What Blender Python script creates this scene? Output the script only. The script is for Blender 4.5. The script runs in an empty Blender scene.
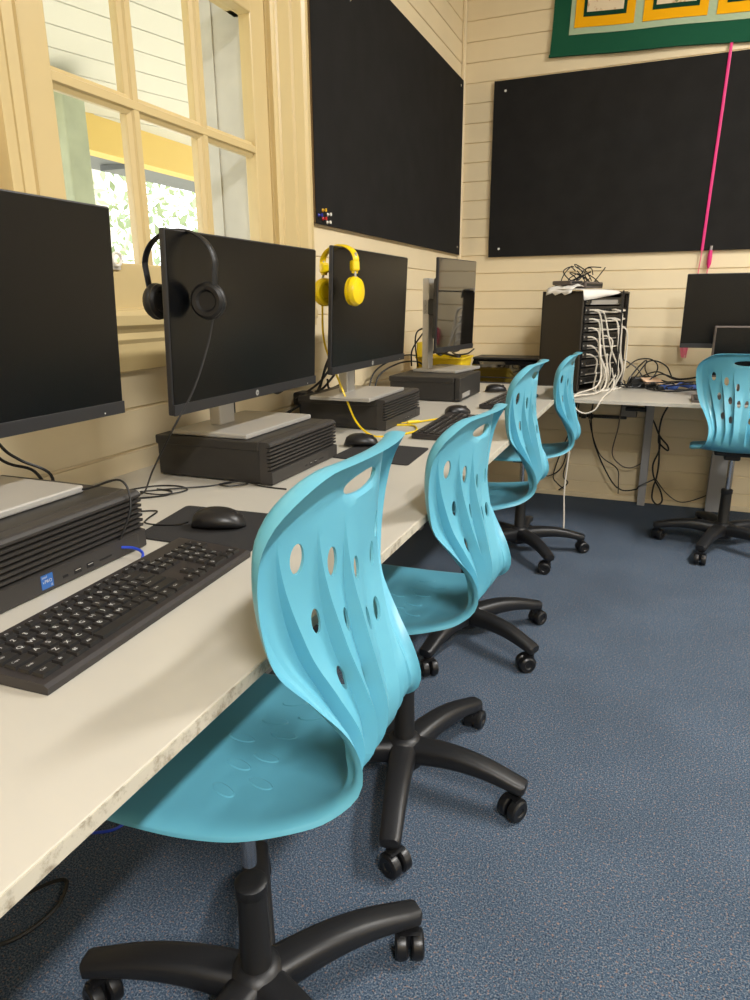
import bpy, bmesh, math, random
import numpy as np
from mathutils import Vector, Matrix
from mathutils.geometry import delaunay_2d_cdt
random.seed(7)
S = bpy.context.scene
COL = S.collection
PI = math.pi

# ------------------------------------------------------------------ materials
def lin(c):
    return tuple((x/12.92 if x <= .04045 else ((x+.055)/1.055)**2.4) for x in [v/255. for v in c]) + (1,)
def new_mat(name):
    m = bpy.data.materials.new(name); m.use_nodes = True
    nt = m.node_tree
    return m, nt, nt.nodes['Principled BSDF']
def mat(name, rgb, rough=.5, metal=0, spec=.5, bump=0, bscale=200, var=0, vscale=6, coat=0):
    m, nt, b = new_mat(name)
    b.inputs['Base Color'].default_value = lin(rgb)
    b.inputs['Roughness'].default_value = rough
    b.inputs['Metallic'].default_value = metal
    b.inputs['Specular IOR Level'].default_value = spec
    b.inputs['Coat Weight'].default_value = coat
    if bump or var:
        tc = nt.nodes.new('ShaderNodeTexCoord')
    if bump:
        n = nt.nodes.new('ShaderNodeTexNoise'); n.inputs['Scale'].default_value = bscale; n.inputs['Detail'].default_value = 3
        bp = nt.nodes.new('ShaderNodeBump'); bp.inputs['Strength'].default_value = bump; bp.inputs['Distance'].default_value = .002
        nt.links.new(tc.outputs['Object'], n.inputs['Vector']); nt.links.new(n.outputs['Fac'], bp.inputs['Height']); nt.links.new(bp.outputs['Normal'], b.inputs['Normal'])
    if var:
        n2 = nt.nodes.new('ShaderNodeTexNoise'); n2.inputs['Scale'].default_value = vscale; n2.inputs['Detail'].default_value = 4
        r = nt.nodes.new('ShaderNodeMapRange'); r.inputs[1].default_value = .3; r.inputs[2].default_value = .7
        r.inputs[3].default_value = 1-var; r.inputs[4].default_value = 1+var
        mx = nt.nodes.new('ShaderNodeVectorMath'); mx.operation = 'SCALE'; mx.inputs[0].default_value = lin(rgb)[:3]
        nt.links.new(tc.outputs['Object'], n2.inputs['Vector']); nt.links.new(n2.outputs['Fac'], r.inputs[0])
        nt.links.new(r.outputs[0], mx.inputs['Scale']); nt.links.new(mx.outputs[0], b.inputs['Base Color'])
    return m
def emit(name, rgb, s):
    m, nt, b = new_mat(name)
    b.inputs['Base Color'].default_value = lin(rgb)
    b.inputs['Emission Color'].default_value = lin(rgb); b.inputs['Emission Strength'].default_value = s
    return m
def carpet_mat():
    m, nt, b = new_mat('carpet')
    tc = nt.nodes.new('ShaderNodeTexCoord')
    n = nt.nodes.new('ShaderNodeTexNoise'); n.inputs['Scale'].default_value = 300; n.inputs['Detail'].default_value = 2
    r = nt.nodes.new('ShaderNodeValToRGB'); e = r.color_ramp.elements
    e[0].position = .30; e[0].color = lin((40, 53, 70)); e[1].position = .74; e[1].color = lin((128, 134, 142))
    k = r.color_ramp.elements.new(.5); k.color = lin((70, 87, 106))
    n2 = nt.nodes.new('ShaderNodeTexNoise'); n2.inputs['Scale'].default_value = 170; n2.inputs['Detail'].default_value = 3
    r2 = nt.nodes.new('ShaderNodeMapRange'); r2.inputs[1].default_value = .59; r2.inputs[2].default_value = .69; r2.inputs[4].default_value = .7
    mx = nt.nodes.new('ShaderNodeMixRGB'); mx.inputs['Color2'].default_value = lin((158, 128, 112))
    n3 = nt.nodes.new('ShaderNodeTexNoise'); n3.inputs['Scale'].default_value = 3; n3.inputs['Detail'].default_value = 5
    r3 = nt.nodes.new('ShaderNodeMapRange'); r3.inputs[1].default_value = .3; r3.inputs[2].default_value = .7; r3.inputs[3].default_value = .88; r3.inputs[4].default_value = 1.1
    sc = nt.nodes.new('ShaderNodeVectorMath'); sc.operation = 'SCALE'
    for q in (n, n2, n3): nt.links.new(tc.outputs['Object'], q.inputs['Vector'])
    nt.links.new(n.outputs['Fac'], r.inputs[0]); nt.links.new(n2.outputs['Fac'], r2.inputs[0]); nt.links.new(r2.outputs[0], mx.inputs['Fac'])
    nt.links.new(r.outputs[0], mx.inputs['Color1']); nt.links.new(n3.outputs['Fac'], r3.inputs[0])
    nt.links.new(mx.outputs[0], sc.inputs[0]); nt.links.new(r3.outputs[0], sc.inputs['Scale']); nt.links.new(sc.outputs[0], b.inputs['Base Color'])
    bp = nt.nodes.new('ShaderNodeBump'); bp.inputs['Strength'].default_value = .9; bp.inputs['Distance'].default_value = .004
    nt.links.new(n.outputs['Fac'], bp.inputs['Height']); nt.links.new(bp.outputs['Normal'], b.inputs['Normal'])
    b.inputs['Roughness'].default_value = .95; b.inputs['Specular IOR Level'].default_value = .15
    return m
def edge_mat():   # worn chipboard edge: white paint chipped to brown
    m, nt, b = new_mat('worn_edge')
    tc = nt.nodes.new('ShaderNodeTexCoord')
    n = nt.nodes.new('ShaderNodeTexNoise'); n.inputs['Scale'].default_value = 35; n.inputs['Detail'].default_value = 6; n.inputs['Roughness'].default_value = .75
    r = nt.nodes.new('ShaderNodeValToRGB'); e = r.color_ramp.elements
    e[0].position = .50; e[0].color = lin((188, 182, 166)); e[1].position = .66; e[1].color = lin((132, 122, 104))
    nt.links.new(tc.outputs['Object'], n.inputs['Vector']); nt.links.new(n.outputs['Fac'], r.inputs[0]); nt.links.new(r.outputs[0], b.inputs['Base Color'])
    b.inputs['Roughness'].default_value = .7
    return m
def glass_mat():
    m = bpy.data.materials.new('window_glass'); m.use_nodes = True; nt = m.node_tree; nt.nodes.clear()
    o = nt.nodes.new('ShaderNodeOutputMaterial'); t = nt.nodes.new('ShaderNodeBsdfTransparent'); t.inputs['Color'].default_value = (.97, .98, .975, 1)
    g = nt.nodes.new('ShaderNodeBsdfGlossy'); g.inputs['Roughness'].default_value = .02
    f = nt.nodes.new('ShaderNodeLayerWeight'); f.inputs['Blend'].default_value = .12
    mp = nt.nodes.new('ShaderNodeMath'); mp.operation = 'MULTIPLY'; mp.inputs[1].default_value = .5
    mx = nt.nodes.new('ShaderNodeMixShader')
    nt.links.new(f.outputs['Fresnel'], mp.inputs[0]); nt.links.new(mp.outputs[0], mx.inputs[0]); nt.links.new(t.outputs[0], mx.inputs[1]); nt.links.new(g.outputs[0], mx.inputs[2]); nt.links.new(mx.outputs[0], o.inputs[0])
    return m
def cloth_dots(name, base, dot, scale, lo=.35, hi=.42):
    m, nt, b = new_mat(name)
    tc = nt.nodes.new('ShaderNodeTexCoord'); v = nt.nodes.new('ShaderNodeTexNoise'); v.inputs['Scale'].default_value = scale; v.inputs['Detail'].default_value = 4
    r = nt.nodes.new('ShaderNodeValToRGB'); e = r.color_ramp.elements
    e[0].position = lo; e[0].color = lin(dot); e[1].position = hi; e[1].color = lin(base)
    nt.links.new(tc.outputs['Object'], v.inputs['Vector']); nt.links.new(v.outputs['Fac'], r.inputs[0]); nt.links.new(r.outputs[0], b.inputs['Base Color'])
    b.inputs['Roughness'].default_value = .95
    return m
def striped(name, a, c, scale):
    m, nt, b = new_mat(name)
    tc = nt.nodes.new('ShaderNodeTexCoord'); w = nt.nodes.new('ShaderNodeTexWave'); w.bands_direction = 'Z'; w.inputs['Scale'].default_value = scale
    r = nt.nodes.new('ShaderNodeValToRGB'); e = r.color_ramp.elements
    e[0].color = lin(a); e[1].color = lin(c)
    nt.links.new(tc.outputs['Object'], w.inputs['Vector']); nt.links.new(w.outputs['Fac'], r.inputs[0]); nt.links.new(r.outputs[0], b.inputs['Base Color'])
    b.inputs['Roughness'].default_value = .95
    return m

M = dict(
    wall=mat('cream_boards', (226, 209, 174), .45, var=.04, vscale=3, bump=.05, bscale=60),
    casing=mat('yellow_cream_gloss', (206, 184, 134), .32, var=.03, vscale=4, bump=.05, bscale=40),
    ceil=mat('ceiling_white', (235, 228, 212), .8),
    carpet=carpet_mat(), edge=edge_mat(), glass=glass_mat(),
    desk=mat('desk_laminate', (188, 183, 172), .3, var=.025, vscale=5, bump=.02, bscale=90),
    deskleg=mat('grey_steel', (150, 150, 152), .45),
    chair=mat('turquoise_plastic', (100, 175, 198), .36, bump=.03, bscale=500),
    black=mat('black_plastic', (24, 24, 25), .45, bump=.06, bscale=700),
    blackbase=mat('black_nylon', (27, 27, 29), .42, bump=.12, bscale=900),
    rubber=mat('caster_black', (22, 22, 24), .35),
    chrome=mat('chrome', (190, 190, 192), .2, metal=1),
    pc=mat('charcoal_case', (52, 49, 47), .5, bump=.1, bscale=900),
    pcside=mat('charcoal_sheet', (42, 40, 38), .5, bump=.05, bscale=900),
    slot=mat('black_slot', (8, 8, 9), .6),
    bezel=mat('dark_bezel', (34, 34, 37), .45),
    screen=mat('matte_screen', (9, 10, 12), .27, spec=.27),
    gloss=mat('glossy_screen', (12, 11, 11), .05, spec=1.0, coat=1.0),
    silver=mat('silver_plastic', (196, 192, 186), .38, metal=.25),
    silverlight=mat('silver_edge', (176, 173, 168), .35, metal=.3),
    key=mat('key_black', (29, 27, 27), .5),
    kbcase=mat('keyboard_case', (44, 40, 40), .45),
    legend=mat('legend_white', (205, 205, 205), .6),
    pad=mat('pad_black', (33, 32, 33), .85, bump=.2, bscale=1500),
    mouse=mat('mouse_black', (24, 23, 24), .38),
    cable=mat('black_cable', (20, 20, 21), .45),
    yellow=mat('yellow_plastic', (232, 200, 12), .3),
    yellowb=mat('yellow_bin', (222, 190, 20), .45),
    blue=mat('blue_cable', (40, 70, 190), .4),
    white=mat('white_cable', (212, 205, 192), .5),
    paper=mat('white_paper', (228, 224, 216), .8),
    pin_y=mat('pin_yellow', (230, 180, 40), .35), pin_r=mat('pin_red', (205, 40, 40), .35), pin_b=mat('pin_blue', (40, 50, 160), .35), pin_w=mat('pin_white', (232, 228, 220), .35),
    felt=mat('black_felt', (36, 35, 34), .95, spec=.1, bump=.35, bscale=500, var=.12, vscale=9),
    boardedge=mat('board_edge', (120, 98, 66), .8),
    green=mat('quilt_green', (30, 82, 60), .95, spec=.1, bump=.4, bscale=60),
    dkgreen=mat('quilt_dark_green', (24, 62, 44), .95, spec=.1),
    gold=mat('quilt_gold', (238, 172, 20), .95, spec=.1),
    sage=striped('quilt_sage', (150, 172, 140), (182, 196, 166), 60),
    floral=cloth_dots('quilt_floral', (226, 208, 178), (196, 160, 120), 30),
    pink=mat('hot_pink', (212, 36, 116), .5), pinkpale=mat('pale_pink', (232, 120, 140), .6),
    rack=mat('rack_black', (28, 26, 25), .5), panel=mat('rack_panel', (20, 20, 22), .4), panelgrey=mat('patch_grey', (150, 146, 140), .5), rackside=mat('rack_side', (38, 33, 28), .4),
    badge=mat('badge_blue', (46, 98, 170), .35), label=mat('grey_sticker', (150, 148, 144), .6),
    outwhite=mat('veranda_white', (224, 222, 214), .6), outgrey=mat('outside_grey', (196, 194, 186), .7, var=.1, vscale=8),
    outgreen=mat('post_green', (176, 184, 160), .7, var=.08, vscale=12), outyellow=mat('beam_yellow', (228, 196, 110), .6),
    gutter=mat('gutter_grey', (108, 112, 116), .6), trunk=mat('pale_trunk', (226, 218, 204), .9, var=.15, vscale=3),
    leaf=mat('leaf_green', (156, 172, 132), .7, var=.3, vscale=1.5), ground=mat('bounce_ground', (196, 192, 172), .95, var=.2, vscale=.6),
    bluething=mat('blue_strap', (50, 80, 150), .6), kbgrey=mat('grey_brown_case', (92, 82, 76), .5),
    tube=emit('lamp_tube', (255, 246, 230), 3.0),
    bluegrey=mat('bluish_black', (26, 29, 38), .3),
)

# ------------------------------------------------------------------ mesh builder
class MB:
    def __init__(s): s.v = []; s.f = []; s.mi = []; s.sm = []
    def add(s, vs, fs, mi=0, smooth=False, xf=None):
        o = len(s.v)
        for p in vs:
            p = Vector(p)
            s.v.append(xf @ p if xf is not None else p)
        for f in fs:
            s.f.append([o+i for i in f]); s.mi.append(mi); s.sm.append(smooth)
        return s
    def box(s, a, b, bev=0, mi=0, xf=None, seg=2, smooth=False):
        bm = bmesh.new()
        bmesh.ops.create_cube(bm, size=1)
        for v in bm.verts:
            v.co = Vector([(a[i]+b[i])/2 + v.co[i]*(b[i]-a[i]) for i in range(3)])
        if bev:
            bmesh.ops.bevel(bm, geom=list(bm.edges), offset=bev, segments=seg, profile=.5, affect='EDGES')
        bm.verts.index_update()
        s.add([v.co.copy() for v in bm.verts], [[v.index for v in f.verts] for f in bm.faces], mi, smooth, xf)
        bm.free(); return s
    def tube(s, pts, r, n=8, mi=0, smooth=True, xf=None, cap=True, closed=False, rr=None, flat=None):
        P = [Vector(p) for p in pts]; k = len(P)
        vs = []; fs = []
        T0 = None; U = None
        for i in range(k):
            if closed: T = (P[(i+1) % k]-P[i-1])
            else: T = (P[min(i+1, k-1)]-P[max(i-1, 0)])
            T = T.normalized() if T.length > 1e-9 else (T0 or Vector((0, 0, 1)))
            if U is None:
                U = T.orthogonal().normalized() if flat is None else (Vector(flat)-T*T.dot(Vector(flat))).normalized()
            else:
                U = (U - T*U.dot(T)).normalized() if flat is None else (Vector(flat)-T*T.dot(Vector(flat))).normalized()
            W = T.cross(U); T0 = T
            ri = rr[i] if rr else r
            ra, rb = ri if isinstance(ri, tuple) else (ri, ri)
            for j in range(n):
                a = 2*PI*j/n
                vs.append(P[i]+U*math.cos(a)*ra+W*math.sin(a)*rb)
        m = k if closed else k-1
        for i in range(m):
            for j in range(n):
                fs.append([i*n+j, i*n+(j+1) % n, ((i+1) % k)*n+(j+1) % n, ((i+1) % k)*n+j])
        if cap and not closed:
            fs.append(list(range(n))[::-1]); fs.append([(k-1)*n+j for j in range(n)])
        return s.add(vs, fs, mi, smooth, xf)
    def lathe(s, prof, n=24, mi=0, smooth=True, xf=None):   # prof: (r, z)
        vs = []; fs = []
        for r, z in prof:
            for j in range(n):
                a = 2*PI*j/n; vs.append((r*math.cos(a), r*math.sin(a), z))
        for i in range(len(prof)-1):
            for j in range(n):
                fs.append([i*n+j, i*n+(j+1) % n, (i+1)*n+(j+1) % n, (i+1)*n+j])
        if prof[0][0] > 1e-6: fs.append(list(range(n))[::-1])
        if prof[-1][0] > 1e-6: fs.append([(len(prof)-1)*n+j for j in range(n)])
        return s.add(vs, fs, mi, smooth, xf)
    def prism(s, poly, a, b, axis='y', mi=0, smooth=False, xf=None):
        n = len(poly)
        def P(p, t):
            return {'y': (p[0], t, p[1]), 'x': (t, p[0], p[1]), 'z': (p[0], p[1], t)}[axis]
        vs = [P(p, a) for p in poly]+[P(p, b) for p in poly]
        fs = [list(range(n))[::-1], [n+i for i in range(n)]]+[[i, (i+1) % n, n+(i+1) % n, n+i] for i in range(n)]
        return s.add(vs, fs, mi, smooth, xf)
    def loft(s, rings, mi=0, smooth=True, xf=None, cap=True):
        n = len(rings[0]); vs = [p for r in rings for p in r]; fs = []
        for i in range(len(rings)-1):
            for j in range(n):
                fs.append([i*n+j, i*n+(j+1) % n, (i+1)*n+(j+1) % n, (i+1)*n+j])
        if cap:
            fs.append(list(range(n))[::-1]); fs.append([(len(rings)-1)*n+j for j in range(n)])
        return s.add(vs, fs, mi, smooth, xf)
    def build(s, name, mats, parent=None, fix=True, angle=.7, loc=None):
        me = bpy.data.meshes.new(name)
        me.from_pydata([tuple(v) for v in s.v], [], s.f)
        for m in (mats if isinstance(mats, (list, tuple)) else [mats]): me.materials.append(m)
        me.polygons.foreach_set('material_index', s.mi); me.polygons.foreach_set('use_smooth', s.sm)
        if fix:
            bm = bmesh.new(); bm.from_mesh(me); bmesh.ops.recalc_face_normals(bm, faces=bm.faces); bm.to_mesh(me); bm.free()
        if any(s.sm): me.set_sharp_from_angle(angle=angle)
        me.update()
        o = bpy.data.objects.new(name, me); COL.objects.link(o)
        if parent: o.parent = parent
        if loc: o.location = loc
        return o

def tag(o, label=None, cat=None, group=None, kind=None):
    if label: o['label'] = label
    if cat: o['category'] = cat
    if group: o['group'] = group
    if kind: o['kind'] = kind
    return o
def thing(name, label, cat, loc=(0, 0, 0), rz=0, group=None):
    o = bpy.data.objects.new(name, None); o.empty_display_size = .05; COL.objects.link(o)
    o.location = loc; o.rotation_euler = (0, 0, rz)
    return tag(o, label, cat, group)
def struct(name, mb, m): return tag(mb.build(name, m), kind='structure')
def copy_tree(o, parent=None):
    c = o.copy(); COL.objects.link(c); c.parent = parent
    for ch in list(o.children): copy_tree(ch, c)
    return c
def T(x=0, y=0, z=0, rx=0, ry=0, rz=0):
    return Matrix.Translation((x, y, z)) @ Matrix.Rotation(rz, 4, 'Z') @ Matrix.Rotation(ry, 4, 'Y') @ Matrix.Rotation(rx, 4, 'X')
def smooth_path(pts, k=8, closed=False):
    P = [Vector(p) for p in pts]; n = len(P); out = []
    rng = n if closed else n-1
    for i in range(rng):
        p0 = P[i-1] if (i > 0 or closed) else P[0]*2-P[1]
        p1 = P[i]; p2 = P[(i+1) % n]
        p3 = P[(i+2) % n] if (i+2 < n or closed) else P[-1]*2-P[-2]
        for j in range(k):
            t = j/k
            out.append(.5*((2*p1)+(p2-p0)*t+(2*p0-5*p1+4*p2-p3)*t*t+(3*p1-p0-3*p2+p3)*t**3))
    if not closed: out.append(P[-1])
    return out
def cable(name, pts, r, m, label, cat='cable', group=None, parent=None, k=8, n=6):
    o = MB().tube(smooth_path(pts, k), r, n).build(name, m, parent)
    if not parent: tag(o, label, cat, group)
    return o
_fc = {}
def text_mesh(ch, size=1.0):
    if ch in _fc: return _fc[ch]
    cu = bpy.data.curves.new('t', 'FONT'); cu.body = ch; cu.size = 1; cu.align_x = 'CENTER'; cu.align_y = 'CENTER'; cu.resolution_u = 3
    ob = bpy.data.objects.new('t', cu); COL.objects.link(ob)
    dg = bpy.context.evaluated_depsgraph_get(); dg.update()
    me = bpy.data.meshes.new_from_object(ob.evaluated_get(dg))
    r = ([v.co.copy() for v in me.vertices], [list(p.vertices) for p in me.polygons])
    bpy.data.objects.remove(ob); bpy.data.curves.remove(cu); bpy.data.meshes.remove(me)
    _fc[ch] = r; return r

# ------------------------------------------------------------------ room shell
XW, YW, ZC = -1.19, 4.26, 3.3
XR, YR = 4.3, -3.2
PITCH, PH = .1025, 1.324-.1025*12
floor = MB().box((XW-.1, YR, -.05), (XR, YW+.1, 0)); struct('floor', floor, M['carpet'])
struct('ceiling', MB().box((XW-.3, YR, ZC), (XR, YW+.2, ZC+.05)), M['ceil'])
def boards(mb, span, zlo, zhi, axis, hole=None):
    # lapped-groove boards: a flat face with a narrow recessed joint at the bottom of each
    z = PH - PITCH*3; G = .005; D = .006
    while z < zhi:
        a, b = max(z, zlo), min(z+PITCH, zhi)
        z += PITCH
        if b-a < .004: continue
        segs = [(a, b, span[0], span[1])]
        if hole:
            y0, y1, z0, z1 = hole; segs = []
            cuts = sorted(set([a, b]+[q for q in (z0, z1) if a < q < b]))
            for c0, c1 in zip(cuts[:-1], cuts[1:]):
                if c0 >= z0-1e-6 and c1 <= z1+1e-6: segs += [(c0, c1, span[0], y0), (c0, c1, y1, span[1])]
                else: segs += [(c0, c1, span[0], span[1])]
        for c0, c1, s0, s1 in segs:
            low = abs(c0-(z-PITCH)) < 1e-6
            if axis == 'y':   # left wall, faces +x
                prof = [(XW-.03, c0), (XW-D, c0), (XW-D, c0+G), (XW, c0+G+.003), (XW, c1), (XW-.03, c1)] if low and c1-c0 > .02 else [(XW-.03, c0), (XW, c0), (XW, c1), (XW-.03, c1)]
                mb.prism(prof, s0, s1, 'y')
            else:             # back wall, faces -y
                prof = [(YW+.03, c0), (YW+D, c0), (YW+D, c0+G), (YW, c0+G+.003), (YW, c1), (YW+.03, c1)] if low and c1-c0 > .02 else [(YW+.03, c0), (YW, c0), (YW, c1), (YW+.03, c1)]
                mb.prism(prof, s0, s1, 'x')
WY0, WY1, WZ0, WZ1 = 1.112, 2.068, 1.10, 2.86
mb = MB(); boards(mb, (YR, YW), 0, ZC, 'y', (WY0, WY1, WZ0, WZ1)); struct('wall_left', mb, M['wall'])
mb = MB(); boards(mb, (XW, XR), 0, ZC, 'x'); struct('wall_back', mb, M['wall'])
RWIN = [(.5, 1.8), (2.3, 3.6)]; RZ0, RZ1 = .95, 2.65
mb = MB(); yy = YR
for a, b in RWIN:
    mb.box((XR, yy, 0), (XR+.12, a, ZC)); mb.box((XR, a, 0), (XR+.12, b, RZ0)); mb.box((XR, a, RZ1), (XR+.12, b, ZC)); yy = b
mb.box((XR, yy, 0), (XR+.12, YW, ZC)); struct('wall_right', mb, M['wall'])
for n_, (a, b) in enumerate(RWIN):
    wn = thing('window_%d' % (n_+2), None, None); wn['kind'] = 'structure'
    mb = MB()
    for y0, y1, z0, z1 in ((a-.08, a+.05, RZ0-.05, RZ1+.08), (b-.05, b+.08, RZ0-.05, RZ1+.08), (a, b, RZ0-.08, RZ0+.05), (a, b, RZ1-.05, RZ1+.08), (a, b, 1.78, 1.83)): mb.box((XR-.02, y0, z0), (XR+.04, y1, z1), .004)
    mb.build('frame', M['casing'], wn)
    for k in range(1, 3):
        y = a+(b-a)*k/3; MB().box((XR, y-.018, RZ0), (XR+.035, y+.018, RZ1), .003).build('muntin', M['casing'], wn)
    MB().add([(XR+.02, a, RZ0), (XR+.02, b, RZ0), (XR+.02, b, RZ1), (XR+.02, a, RZ1)], [[0, 1, 2, 3]]).build('pane', M['glass'], wn, fix=False)
    pl = bpy.data.lights.new('sky_portal', 'AREA'); pl.shape = 'RECTANGLE'; pl.size = b-a; pl.size_y = RZ1-RZ0; pl.cycles.is_portal = True
    po = bpy.data.objects.new('sky_portal', pl); COL.objects.link(po); po.location = (XR+.10, (a+b)/2, (RZ0+RZ1)/2); po.rotation_euler = (math.radians(90), 0, math.radians(90)); po.parent = wn
struct('wall_front', MB().box((XW, YR-.05, 0), (XR, YR, ZC)), M['wall'])
struct('baseboard_back', MB().box((XW, YW-.018, 0), (XR, YW, .03), .004), M['wall'])
struct('baseboard_left', MB().box((XW, YR, 0), (XW+.018, YW, .09), .004), M['wall'])
struct('trim_1', MB().box((XW, YW-.022, .03), (XW+.022, YW, ZC), .006), M['wall'])          # corner bead

# window: casing, stool, apron, sashes with muntins and panes
def molding(mb, w, flip=False):   # casing profile across its width, height above wall
    pts = [(0, 0), (0, .018), (.012, .022), (.020, .016), (.032, .016), (.036, .022), (.10*w/.2, .022), (.105*w/.2, .017), (.112*w/.2, .017), (.117*w/.2, .024), (w-.03, .026), (w-.018, .034), (w, .034), (w, 0)]
    return pts
prof = molding(None, .215)
mb = MB(); mb.prism([(XW+h, WY1-.004+d) for d, h in prof], 1.09, WZ1+.1, 'z'); struct('trim_2', mb, M['casing'])
mb = MB(); mb.prism([(XW+h, WY0-.0+.004-d*.36) for d, h in prof], 1.09, WZ1+.1, 'z'); struct('trim_3', mb, M['casing'])
mb = MB(); mb.box((XW, WY0-.08, WZ1-.01), (XW+.03, WY1+.21, WZ1+.18), .005); struct('trim_4', mb, M['casing'])
# stool + apron
mb = MB()
mb.prism([(XW-.09, 1.158), (XW-.005, 1.158), (XW+.028, 1.152), (XW+.036, 1.14), (XW+.036, 1.118), (XW+.026, 1.108), (XW+.020, 1.10), (XW+.024, 1.085), (XW+.018, 1.075), (XW+.018, 1.012), (XW, 1.008), (XW, 1.095), (XW-.09, 1.10)], WY0-.07, WY1+.22, 'y')
struct('trim_5', mb, M['casing'])
# jambs
mb = MB()
for a, b in ((WY0-.012, WY0+.008), (WY1-.008, WY1+.012)): mb.box((XW-.09, a, 1.14), (XW+.004, b, WZ1))
mb.box((XW-.09, WY0, WZ1-.01), (XW+.004, WY1, WZ1+.02))
struct('trim_6', mb, M['casing'])
win = thing('window_1', None, None); win['kind'] = 'structure'
GX = XW-.022       # glass plane
def muntin(mb, y0, y1, z0, z1, vert):   # moulded bar
    c = (y0+y1)/2 if vert else (z0+z1)/2; h = ((y1-y0) if vert else (z1-z0))/2
    pr = [(-.018, -h*.8), (0, -h), (.006, -h), (.012, -h*.55), (.018, -h*.4), (.018, h*.4), (.012, h*.55), (.006, h), (0, h), (-.018, h*.8)]
    if vert: mb.prism([(GX+a, c+b) for a, b in pr], z0, z1, 'z')
    else: mb.prism([(GX+a, c+b) for a, b in pr], y0, y1, 'y')
mb = MB()
ys0, ys1 = WY0+.008, WY1-.008
zb, zt = 1.150, 2.035
f0, f1 = GX-.018, GX+.022
mb.box((f0, ys0, zb), (f1, ys0+.083, zt), .004); mb.box((f0, ys1-.083, zb), (f1, ys1, zt), .004)
mb.box((f0, ys0+.08, zb), (f1, ys1-.08, zb+.11), .004); mb.box((f0, ys0+.08, zt-.065), (f1+.004, ys1-.08, zt), .004)
mb.build('lower_sash', M['casing'], win)
gy0, gy1 = ys0+.083, ys1-.083
mw = .044; pw = (gy1-gy0-2*mw)/3
for i in range(2):
    b = MB(); muntin(b, gy0+pw*(i+1)+mw*i, gy0+pw*(i+1)+mw*(i+1), zb+.09, zt-.06, True); b.build('muntin', M['casing'], win)
b = MB(); b0_ = GX; GX = b0_+.0012; muntin(b, gy0-.005, gy1+.005, 1.592, 1.634, False); GX = b0_; b.build('muntin', M['casing'], win)
for r0, r1 in ((zb+.11, 1.60), (1.625, zt-.065)):
    for i in range(3):
        a = gy0+i*(pw+mw)
        MB().add([(GX, a-.006, r0-.006), (GX, a+pw+.006, r0-.006), (GX, a+pw+.006, r1+.006), (GX, a-.006, r1+.006)], [[0, 1, 2, 3]]).build('pane', M['glass'], win, fix=False)
mb = MB(); zu0, zu1 = 1.985, WZ1-.01
mb.box((f0-.04, ys0, zu0), (f1-.042, ys0+.083, zu1)); mb.box((f0-.04, ys1-.083, zu0), (f1-.042, ys1, zu1)); mb.box((f0-.04, ys0, zu0), (f1-.042, ys1, zu0+.05)); mb.box((f0-.04, ys0, zu1-.08), (f1-.042, ys1, zu1))
mb.build('upper_sash', M['casing'], win)
MB().add([(GX-.042, ys0+.05, zu0+.04), (GX-.042, ys1-.05, zu0+.04), (GX-.042, ys1-.05, zu1-.05), (GX-.042, ys0+.05, zu1-.05)], [[0, 1, 2, 3]]).build('pane', M['glass'], win, fix=False)
mb = MB()
ring = [(XW+.012, 1.318+.014*math.cos(t*PI/9), 1.252+.014+.014*math.sin(t*PI/9)) for t in range(18)]
mb.tube(ring, .0035, 8, closed=True); mb.box((XW-.002, 1.30, 1.243), (XW+.006, 1.336, 1.254), .002)
mb.build('sash_lift', M['pin_w'], win)
mb = MB(); mb.lathe([(.0, .02), (.008, .018), (.01, .01), (.005, .004), (.005, 0)], 12, xf=T(XW+.004, 1.93, 2.0, ry=PI/2)); mb.build('sash_knob', M['outgrey'], win)

# ------------------------------------------------------------------ outside: veranda, trees, pale bounce ground
mb = MB(); mb.box((-60, -30, -1.2), (60, 70, -1.15)); struct('ground', mb, M['ground'])  # ground toned pale to bounce daylight up onto the veranda ceiling
VX = -2.75
def zline(k, x): return 1.165+k*abs(x)
ztop, zbot, zg = zline(.326, VX), zline(.270, VX), zline(.243, VX-.45)
mb = MB()
d = Vector((.13, .99)).normalized(); nrm = Vector((d.y, -d.x))
zc_wall = ztop+.62
def ceil_z(x): return ztop + (x-VX)/(XW-.1-VX)*(zc_wall-ztop)
for i in range(-30, 36):      # individual lining boards, clipped to the veranda strip
    o0 = i*.11; o1 = o0+.104
    def at(o, x): t = (x-nrm.x*o)/d.x; return (x, nrm.y*o+d.y*t)
    a = at(o0, VX); b = at(o0, XW-.12); c = at(o1, XW-.12); e = at(o1, VX)
    if min(a[1], e[1]) > 9 or max(b[1], c[1]) < -4: continue
    vs = [(p[0], p[1], ceil_z(p[0])) for p in (a, b, c, e)]+[(p[0], p[1], ceil_z(p[0])+.015) for p in (a, b, c, e)]
    mb.add(vs, [[0, 1, 2, 3], [7, 6, 5, 4], [0, 4, 5, 1], [1, 5, 6, 2], [2, 6, 7, 3], [3, 7, 4, 0]])
vs = [(VX, -4, ceil_z(VX)+.012), (XW-.12, -4, ceil_z(XW-.12)+.012), (XW-.12, 9, ceil_z(XW-.12)+.012), (VX, 9, ceil_z(VX)+.012)]
mb.add(vs+[(a, b, c+.05) for a, b, c in vs], [[0, 1, 2, 3], [7, 6, 5, 4], [0, 4, 5, 1], [1, 5, 6, 2], [2, 6, 7, 3], [3, 7, 4, 0]])
ver = thing('veranda_roof', 'white board lined veranda ceiling with yellow beam outside the window', 'veranda')
mb.build('ceiling_boards', M['outwhite'], ver)
MB().box((VX-.07, -4, zbot), (VX+.03, 9, ztop+.03)).build('beam', M['outyellow'], ver)
mb = MB(); mb.prism([(VX-.05, zbot+.06), (VX-.07, zbot+.02), (VX-.36, zg+.0), (VX-.48, zg), (VX-.48, zg+.10), (VX-.36, zg+.10)], -4, 9, 'y'); mb.build('gutter', M['gutter'], ver)
mb = MB()
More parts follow.
